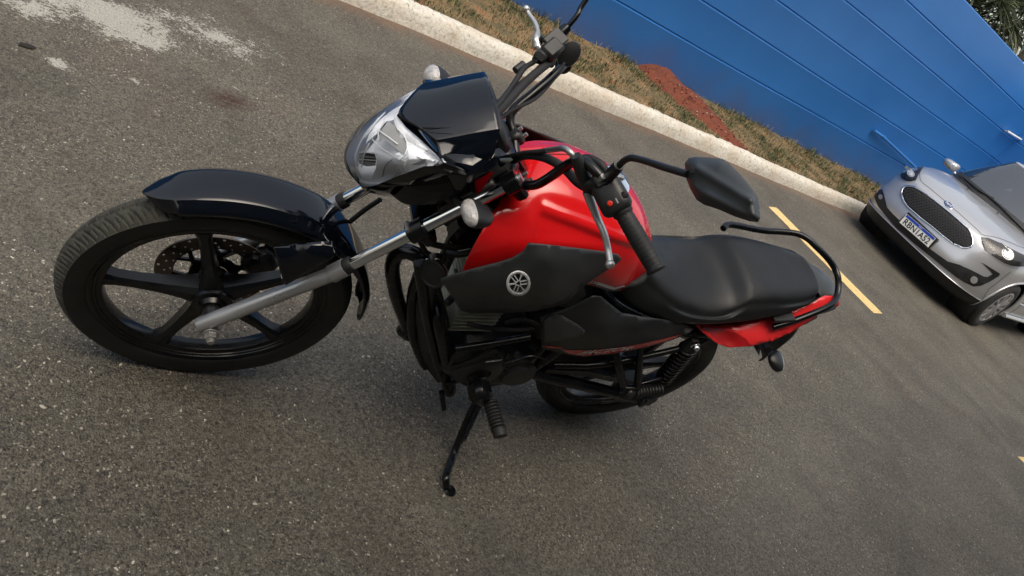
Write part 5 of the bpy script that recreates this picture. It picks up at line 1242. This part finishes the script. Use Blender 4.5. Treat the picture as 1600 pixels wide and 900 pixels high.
# honeycomb inside the grille
hm = MB(); poly = shrink(gro, 2.6); ax1 = np.array([44.5, 38.])/58.5; ax2 = np.array([-11, 14.])/17.8
hexw = 5.4; hr_ = 3.2
for i in range(-16, 17):
    for j in range(-10, 11):
        c = gc+ax1*(i*hexw+(j % 2)*hexw/2)+ax2*(j*hr_)
        if inside(c, poly):
            ring_ = []
            for k in range(6):
                a = R(60*k+30); ring_.append(c+ax1*math.cos(a)*2.35+ax2*math.sin(a)*1.75)
            if all(inside(q, shrink(gro, 1.9)) for q in ring_):
                V = [hp(q[0], q[1], .010, bfull) for q in ring_]+[hp(*(c+(q-c)*.80), .010, bfull) for q in ring_]
                hm.add(V, [(k, (k+1) % 6, 6+(k+1) % 6, 6+k) for k in range(6)])
o = hm.build('honeycomb', pmat('grille_gloss', (.07, .07, .07), .35), GRI, thick=.006, smooth=False, recalc=False)
# lower intake, bumper
intake = [(1366, 307), (1368, 300), (1378.7, 295.4), (1381.6, 305), (1386.4, 324.4), (1397, 336), (1407, 345.6), (1428, 366), (1449, 385.5), (1466, 398), (1481, 408.5), (1498, 413.3), (1518, 422), (1537, 432), (1543, 432.5), (1551, 428), (1545, 421), (1533.5, 410), (1547, 418), (1562.4, 427.4), (1560.5, 431.2), (1546, 440), (1532.2, 446.3), (1521, 447.3), (1507, 441), (1494.4, 433), (1475, 418), (1456.7, 402.9), (1428, 380), (1400, 355.7), (1388, 342), (1372, 322)]
LI = cdecal('lower_intake', intake, bfull, K, carblack, car, off=.004, step=5)
lipo = [(1357, 318), (1363, 333), (1378, 350), (1400, 369), (1435, 400), (1462, 423), (1474, 434), (1500, 455), (1526, 471.5), (1520, 480), (1500, 490), (1460, 470), (1400, 425), (1350, 370), (1340, 340), (1346, 318)]
Vl = []; 
fl_ = [(i, j) for i in range(nu-1) for j in range(nv-1)]
blk = []
# black bumper bottom: lowest body rows round the front
for i in range(nu-1):
    s_ = abs(i+.5-(nu-1)/2)/14.
    for j in range(nv-1):
        if j < 14 and s_ < 5.3 and not arch(i, j): blk.append((i*nv+j, i*nv+j+1, (i+1)*nv+j+1, (i+1)*nv+j))
Nn = np.cross(np.gradient(D, axis=0), np.gradient(D, axis=1)); Nn /= np.linalg.norm(Nn, axis=2)[..., None]+1e-9
cc_ = np.array([CARX-1.5, CARY, .5]); sg = np.sign(((D-cc_)*Nn).sum(2)); Nn *= sg[..., None]
cmk('bumper_apron', (D+Nn*.006).reshape(-1, 3), blk, carblack, ang=180)
m_ = MB()
for i in range(nu):
    pass
strip = [tuple((D+Nn*.012)[i, 14]) for i in range(nu) if abs(i-(nu-1)/2)/14. < 4.4]
m_.tube(strip, .006, 6); cbuild(m_, 'bumper_edge_trim', silverp)
# headlights
def lamp(poly, bowl, rr, label):
    H = cdecal('headlight', poly, bfull, K, carblack, car, off=.003, step=4); H['label'] = label
    c = np.array(bowl, float); m_ = MB()
    ringp = [c+ax1*rr*1.25*math.cos(a)+ax2*rr*.95*math.sin(a) for a in np.linspace(0, 2*math.pi, 25)[:-1]]
    V = [hp(q[0], q[1], .006, bfull) for q in ringp]+[hp(*(c+(q-c)*.75), .002, bfull) for q in ringp]+[hp(*(c+(q-c)*.35), -.03, bfull) for q in ringp]+[hp(c[0], c[1], -.035, bfull)]
    n_ = 24; Fc = [(i+o_*n_, (i+1) % n_+o_*n_, (i+1) % n_+(o_+1)*n_, i+(o_+1)*n_) for o_ in (0,) for i in range(n_)]
    m_.add(V[:48], Fc)
    # faceted chrome face
    cf = [hp(*(c+(q-c)*.74), .007, bfull) for q in ringp[::2]]; c0 = hp(c[0], c[1], .014, bfull)
    m_.add(cf+[c0], [(i, (i+1) % 12, 12) for i in range(12)])
    m_.build('headlamp_bowl', mirror_chrome, H, smooth=False, recalc=False)
    m2 = MB()
    for t_ in (.35, .6):
        q = c-ax1*rr*2.2*t_*1.2-ax2*rr*.5; m2.box(hp(q[0], q[1], .006, bfull), (.01, .07, .03), cham=.3)
    m2.build('lamp_trim', leverm, H)
    decal('lens', poly, bfull, K, lensm, H, off=.020, step=4)
lamp([(1533, 370.8), (1543.5, 371.7), (1553, 375.5), (1564.3, 380.2), (1588.9, 393.4), (1603, 400), (1616, 410), (1612, 416), (1600, 416.5), (1590, 416.5), (1581, 415.2), (1570, 411.4), (1551, 400), (1538.8, 391.5), (1534, 380)], (1574, 397), 8.5, 'left headlight, nearer the camera')
lamp([(1406.7, 273.2), (1411, 267), (1417.3, 263.5), (1425, 261.5), (1432.8, 261.6), (1443, 261.2), (1436.7, 270.3), (1430.9, 281.9), (1423, 283.5), (1415.4, 282.8), (1408.6, 278)], (1423, 271.5), 5.2, 'right headlight, beside the wall')
for c, nm in (((1521.5, 437), 'fog_lamp'), ((1376.5, 308), 'fog_lamp')):
    pl = [(c[0]+5.8*math.cos(a), c[1]+5.8*math.sin(a)) for a in np.linspace(0, 2*math.pi, 17)[:-1]] if c[0] > 1500 else [(c[0]+3.4*math.cos(a), c[1]+4*math.sin(a)) for a in np.linspace(0, 2*math.pi, 17)[:-1]]
    F_ = cdecal(nm, pl, bfull, K, pmat(nm+'_glass', (.25, .25, .25), .2, coat=1), car, off=.007, step=2.5); F_.modifiers.clear()
# emblem
ovl = lambda s: [(1482+s*8.8*math.cos(a)*ax1[0]+s*4.2*math.sin(a)*ax2[0], 320.5+s*8.8*math.cos(a)*ax1[1]+s*4.2*math.sin(a)*ax2[1]) for a in np.linspace(0, 2*math.pi, 29)[:-1]]
E1 = cdecal('emblem', ovl(1.0), bfull, K, chrome, car, off=.005, step=3, thick=.003); decal('emblem_face', ovl(.84), bfull, K, pmat('emblem_blue', (.01, .03, .12), .25, coat=1), E1, off=.0075, step=3)
text_decal('emblem_script', 'Ford', [(1476.3, 317.3), (1485.5, 325), (1488, 322.0), (1478.8, 314.3)], bfull, K, whitep, E1, off=.0095, shear=.4)
# plate
plq = [(1417.0, 334.3), (1462.2, 372.4), (1450.2, 386.3), (1405.4, 347.6)]   # TL TR BR BL
def plp(a, b_, off=0):  # a along, b up, in real plate size
    q = (np.array(plq[3])*(1-a)+np.array(plq[2])*a)*(1-b_)+(np.array(plq[0])*(1-a)+np.array(plq[1])*a)*b_
    return K(q[0], q[1], CARX+.034+off, 0)
pM = MB(); pc = [plp(0, 0), plp(1, 0), plp(1, 1), plp(0, 1)]; pM.add(pc, [(0, 1, 2, 3)]); PL = cbuild(pM, 'number_plate', pmat('plate_white', (.80, .81, .77), .4), thick=.004, off=0, smooth=False, recalc=False)
pM = MB(); pM.add([plp(.015, .74, .004), plp(.985, .74, .004), plp(.985, .98, .004), plp(.015, .98, .004)], [(0, 1, 2, 3)]); pM.build('plate_band', pmat('plate_blue', (.01, .06, .42), .4), PL, smooth=False, recalc=False)
def ptext(nm, s, a0, a1, b0, b1, mat, off, bold):
    V, Fc = text_mesh(s, 0, bold); return mk(nm, [plp(a0+(a1-a0)*x, b0+(b1-b0)*y, off) for x, y in V], Fc, mat, PL, smooth=False, recalc=False)
ptext('plate_text', 'RBN1A52', .07, .93, .11, .68, pmat('plate_black', (.008, .008, .008), .5), .0055, .012); ptext('country_text', 'BRASIL', .455, .565, .82, .92, whitep, .0065, .0)
pM = MB(); pM.box(np.mean(pc, 0)-np.array([.020, 0, 0]), (.028, .42, .14)); cbuild(pM, 'plate_holder', carblack)
# bonnet shut lines, nozzles
def shut(pts, wd=.8, name='shut_line'):
    P = crom(np.array(pts, float), np.linspace(0, len(pts)-1, (len(pts)-1)*6+1)); m_ = MB(); V = []
    T = np.gradient(P, axis=0); T /= np.linalg.norm(T, axis=1)[:, None]
    for p, t in zip(P, T):
        for s_ in (-1, 1): V.append(hp(p[0]-t[1]*wd/2*s_, p[1]+t[0]*wd/2*s_, .0015, bfull))
    m_.add(V, [(2*i, 2*i+1, 2*i+3, 2*i+2) for i in range(len(P)-1)]); return cbuild(m_, name, carblack, recalc=False)
shut([(1440, 262), (1437, 272), (1440, 284), (1455, 296), (1490, 326), (1525, 357), (1536, 367), (1560, 372), (1600, 388)], .6)
shut([(1534, 470), (1545, 452), (1560, 440), (1580, 424)], .5)
for u, v in ((1512, 295.4), (1558.4, 333.1)):
    cdecal('washer_nozzle', [(u+1.7*math.cos(a), v+1.3*math.sin(a)) for a in np.linspace(0, 2*math.pi, 9)[:-1]], bfull, K, carblack, car, off=.004, step=2)
for pts, in ((((1489, 262), (1500, 276), (1520, 292), (1534, 302), (1552, 312)),), (((1530, 297), (1560, 322), (1580, 342), (1604, 366)),)):
    m_ = MB(); m_.tube([hp(u, v, .016) for u, v in pts], .009, 6, res=4); cbuild(m_, 'wiper', carblack)
# cowl
def bandi(j0, j1, mat, nm, srange):
    f = [(i*nv2+j, i*nv2+j+1, (i+1)*nv2+j+1, (i+1)*nv2+j) for i in range(nu2-1) for j in range(j0, j1) if abs(i+.5-(nu2-1)/2)/8. < srange]
    N2 = np.cross(np.gradient(D2, axis=0), np.gradient(D2, axis=1)); N2 /= np.linalg.norm(N2, axis=2)[..., None]+1e-9; N2 *= np.sign(((D2-np.array([CARX-2.3, CARY, 1.1]))*N2).sum(2))[..., None]
    cmk(nm, (D2+N2*.004).reshape(-1, 3), f, mat, ang=180)
bandi(3, 7, carblack, 'cowl_panel', 2.9)
# mirrors
for sy, in ((-1,), (1,)):
    c_ = np.array(cp(1.50, sy*.90, 1.02)); V = []
    for t, s_ in [(-.075, .30), (-.07, .5), (-.045, .82), (.0, .97), (.045, 1.), (.055, .93)]:
        for k in range(20):
            a = 2*math.pi*k/20; V.append(c_+np.array([-t, .100*s_*np.sign(math.cos(a))*abs(math.cos(a))**.6+sy*.02, .052*s_*np.sign(math.sin(a))*abs(math.sin(a))**.6*(1-.25*sy*math.cos(a))]))
    m_ = MB(); m_.add(V, [(i*20+k, i*20+(k+1) % 20, (i+1)*20+(k+1) % 20, (i+1)*20+k) for i in range(5) for k in range(20)]+[tuple(range(20)), tuple(range(100, 120))]); m_.tube([c_+np.array([0, -sy*.08, -.04]), c_+np.array([0, -sy*.17, -.08])], .018, 8)
    cbuild(m_, 'door_mirror', silverp, ang=50)
# wheels
def carwheel(dc, sy):
    c_ = np.array(cp(dc, sy*.755, .298)); o_ = sy
    m_ = MB(); m_.lathe(c_, (0, o_, 0), [(.195, .085), (.205, .092), (.25, .094), (.283, .080), (.297, .055), (.298, -.06), (.285, -.085), (.20, -.09)], 56); 
    W_ = cbuild(m_, 'wheel', tyrecar, ang=40)
    m2 = MB(); m2.lathe(c_, (0, o_, 0), [(.205, .086), (.200, .092), (.185, .094), (.178, .086), (.178, .070), (.06, .078), (.045, .090), (.03, .094), (0, .095)], 48, mi=0)
    for k in range(12):
        a = 2*math.pi*k/12; V = []
        for r_, h_, hy in ((.045, .012, .086), (.11, .011, .092), (.182, .017, .090)):
            for s2 in (-1, 1): V.append(c_+np.array([r_*math.cos(a)-s2*h_*math.sin(a), o_*(hy+.004), r_*math.sin(a)+s2*h_*math.cos(a)]))
        V2 = [q-np.array([0, o_*.014, 0]) for q in V]; m2.add(V+V2, [(0, 1, 3, 2), (2, 3, 5, 4), (0, 2, 8, 6), (2, 4, 10, 8), (1, 3, 9, 7), (3, 5, 11, 9)])
    m2.build('wheel_cover', pmat('wheel_cover_silver', (.42, .42, .43), .35, metal=.7) if 'wheel_cover_silver' not in MATS else MATS['wheel_cover_silver'], W_, ang=35)
    m3 = MB(); m3.lathe(c_, (0, o_, 0), [(.175, .066), (.08, .070)], 32); m3.build('cover_gaps', carblack, W_)
    m4 = MB(); m4.lathe(np.array(cp(dc, sy*.55, .30)), (0, o_, 0), [(.345, .0), (.345, .262)], 56); m4.lathe(np.array(cp(dc, sy*.55, .30)), (0, o_, 0), [(0, .0), (.345, .0)], 40); cbuild(m4, 'wheel_arch', carblack, recalc=False)
for dc in (.80, 3.29):
    for sy in (1, -1): carwheel(dc, sy)
for dc in (.80, 3.29):
    for sy in (1, -1):
        pts = []
        for a in np.linspace(R(-18), R(198), 40):
            x, z = dc-.340*math.cos(a), .30+.340*math.sin(a); c0 = Vector(cp(x, sy*1.5, z)); loc, n_, i_, ds = bfull.ray_cast(c0, Vector((0, -sy, 0)))
            if loc is not None: pts.append(np.array(loc))
        m_ = MB(); m_.tube(pts, .013, 8); cbuild(m_, 'arch_lip', silverp, ang=180)
m_ = MB(); m_.tube([cp(1.2, .848, .24), cp(2.95, .848, .24)], .022, 8); m_.tube([cp(1.25, .85, .42), cp(2.9, .852, .46)], .006, 6); cbuild(m_, 'sill', silverp)
for d_ in (1.32, 2.38):
    pts = []
    for z in np.linspace(.27, .93, 14):
        loc, n_, i_, ds = bfull.ray_cast(Vector(cp(d_, 1.5, z)), Vector((0, -1, 0)))
        if loc is not None: pts.append(np.array(loc))
    m_ = MB(); m_.tube(pts, .003, 5); cbuild(m_, 'shut_line', carblack)

# ================================================================== TREES BEHIND THE WALL
barkm = pmat('bark', (.05, .04, .03), .9, vary=.4, bump=1, bscale=30)
leafm = [pmat('leaf_dark', (.030, .042, .016), .6, vary=.4), pmat('leaf_mid', (.055, .070, .025), .6, vary=.4)]
def spiky_tree(name, base, H, crown_c, crown_r, nros, label, seed, nb=26, ll=.42):
    r = np.random.default_rng(seed); t = thing(name, label, 'tree', tuple(base), None)
    b0 = np.array([0, 0, 0.]); top = np.array(crown_c)-np.array(base); m_ = MB()
    m_.tube([b0, b0+(top-b0)*.4+np.array([.1, .05, 0]), top*.75, top], [.20, .15, .11, .05], 12, res=4)
    ends = []
    for k in range(nros):
        d = r.normal(0, 1, 3); d /= np.linalg.norm(d); q = top+d*np.array(crown_r)*r.uniform(.35, 1.0)**.6; ends.append(q)
        if k % 2 == 0: s0 = top*r.uniform(.55, .95); m_.tube([s0, (s0+q)/2+r.normal(0, .08, 3), q], [.04, .022, .008], 6, res=3)
    m_.build('trunk', barkm, t, ang=180)
    V = []; F = []; M_ = []
    for q in ends:
        up = r.normal(0, .6, 3)+np.array([0, 0, .3]); up /= np.linalg.norm(up)
        for b in range(nb):
            d = r.normal(0, 1, 3)+up*.9; d /= np.linalg.norm(d); L_ = ll*r.uniform(.6, 1.15); w_ = np.cross(d, r.normal(0, 1, 3)); w_ /= np.linalg.norm(w_); wd = r.uniform(.010, .020); dr = np.array([0, 0, -L_*r.uniform(.1, .5)])
            n0 = len(V); V += [q+w_*wd*.5, q-w_*wd*.5, q+d*L_*.5+dr*.25-w_*wd, q+d*L_*.5+dr*.25+w_*wd, q+d*L_+dr]; F += [(n0, n0+1, n0+2, n0+3), (n0+3, n0+2, n0+4)]; k = int(r.random() < .35); M_ += [k, k]
    mk('crown', V, F, leafm[0], t, mats=leafm[1:], fm=M_, smooth=False, recalc=False)
c1 = Wd(1545, -60, 3.0); k1 = K(1525, -38, -6.6); w1 = RK@k1
spiky_tree('spiky_tree', (w1[0], w1[1], 0), 4, tuple(w1), (1.7, 1.2, 1.0), 115, 'dark spiky leaved tree rising behind the far end of the blue wall', 3, nb=34, ll=.55)
k2 = K(1640, 45, -9.5); w2 = RK@k2
spiky_tree('spiky_tree', (w2[0], w2[1], 0), 4, tuple(w2), (1.5, 1.2, .9), 12, 'sparser spiky tree farther back, its thin leaves against the white sky', 5, nb=26, ll=.6)
k3 = K(1500, -330, -7.5); w3 = RK@k3
spiky_tree('spiky_tree', (w3[0], w3[1], 0), 6, tuple(w3), (2.2, 1.6, 1.6), 90, 'taller tree rising behind the wall above the frame', 9, nb=24, ll=.6)
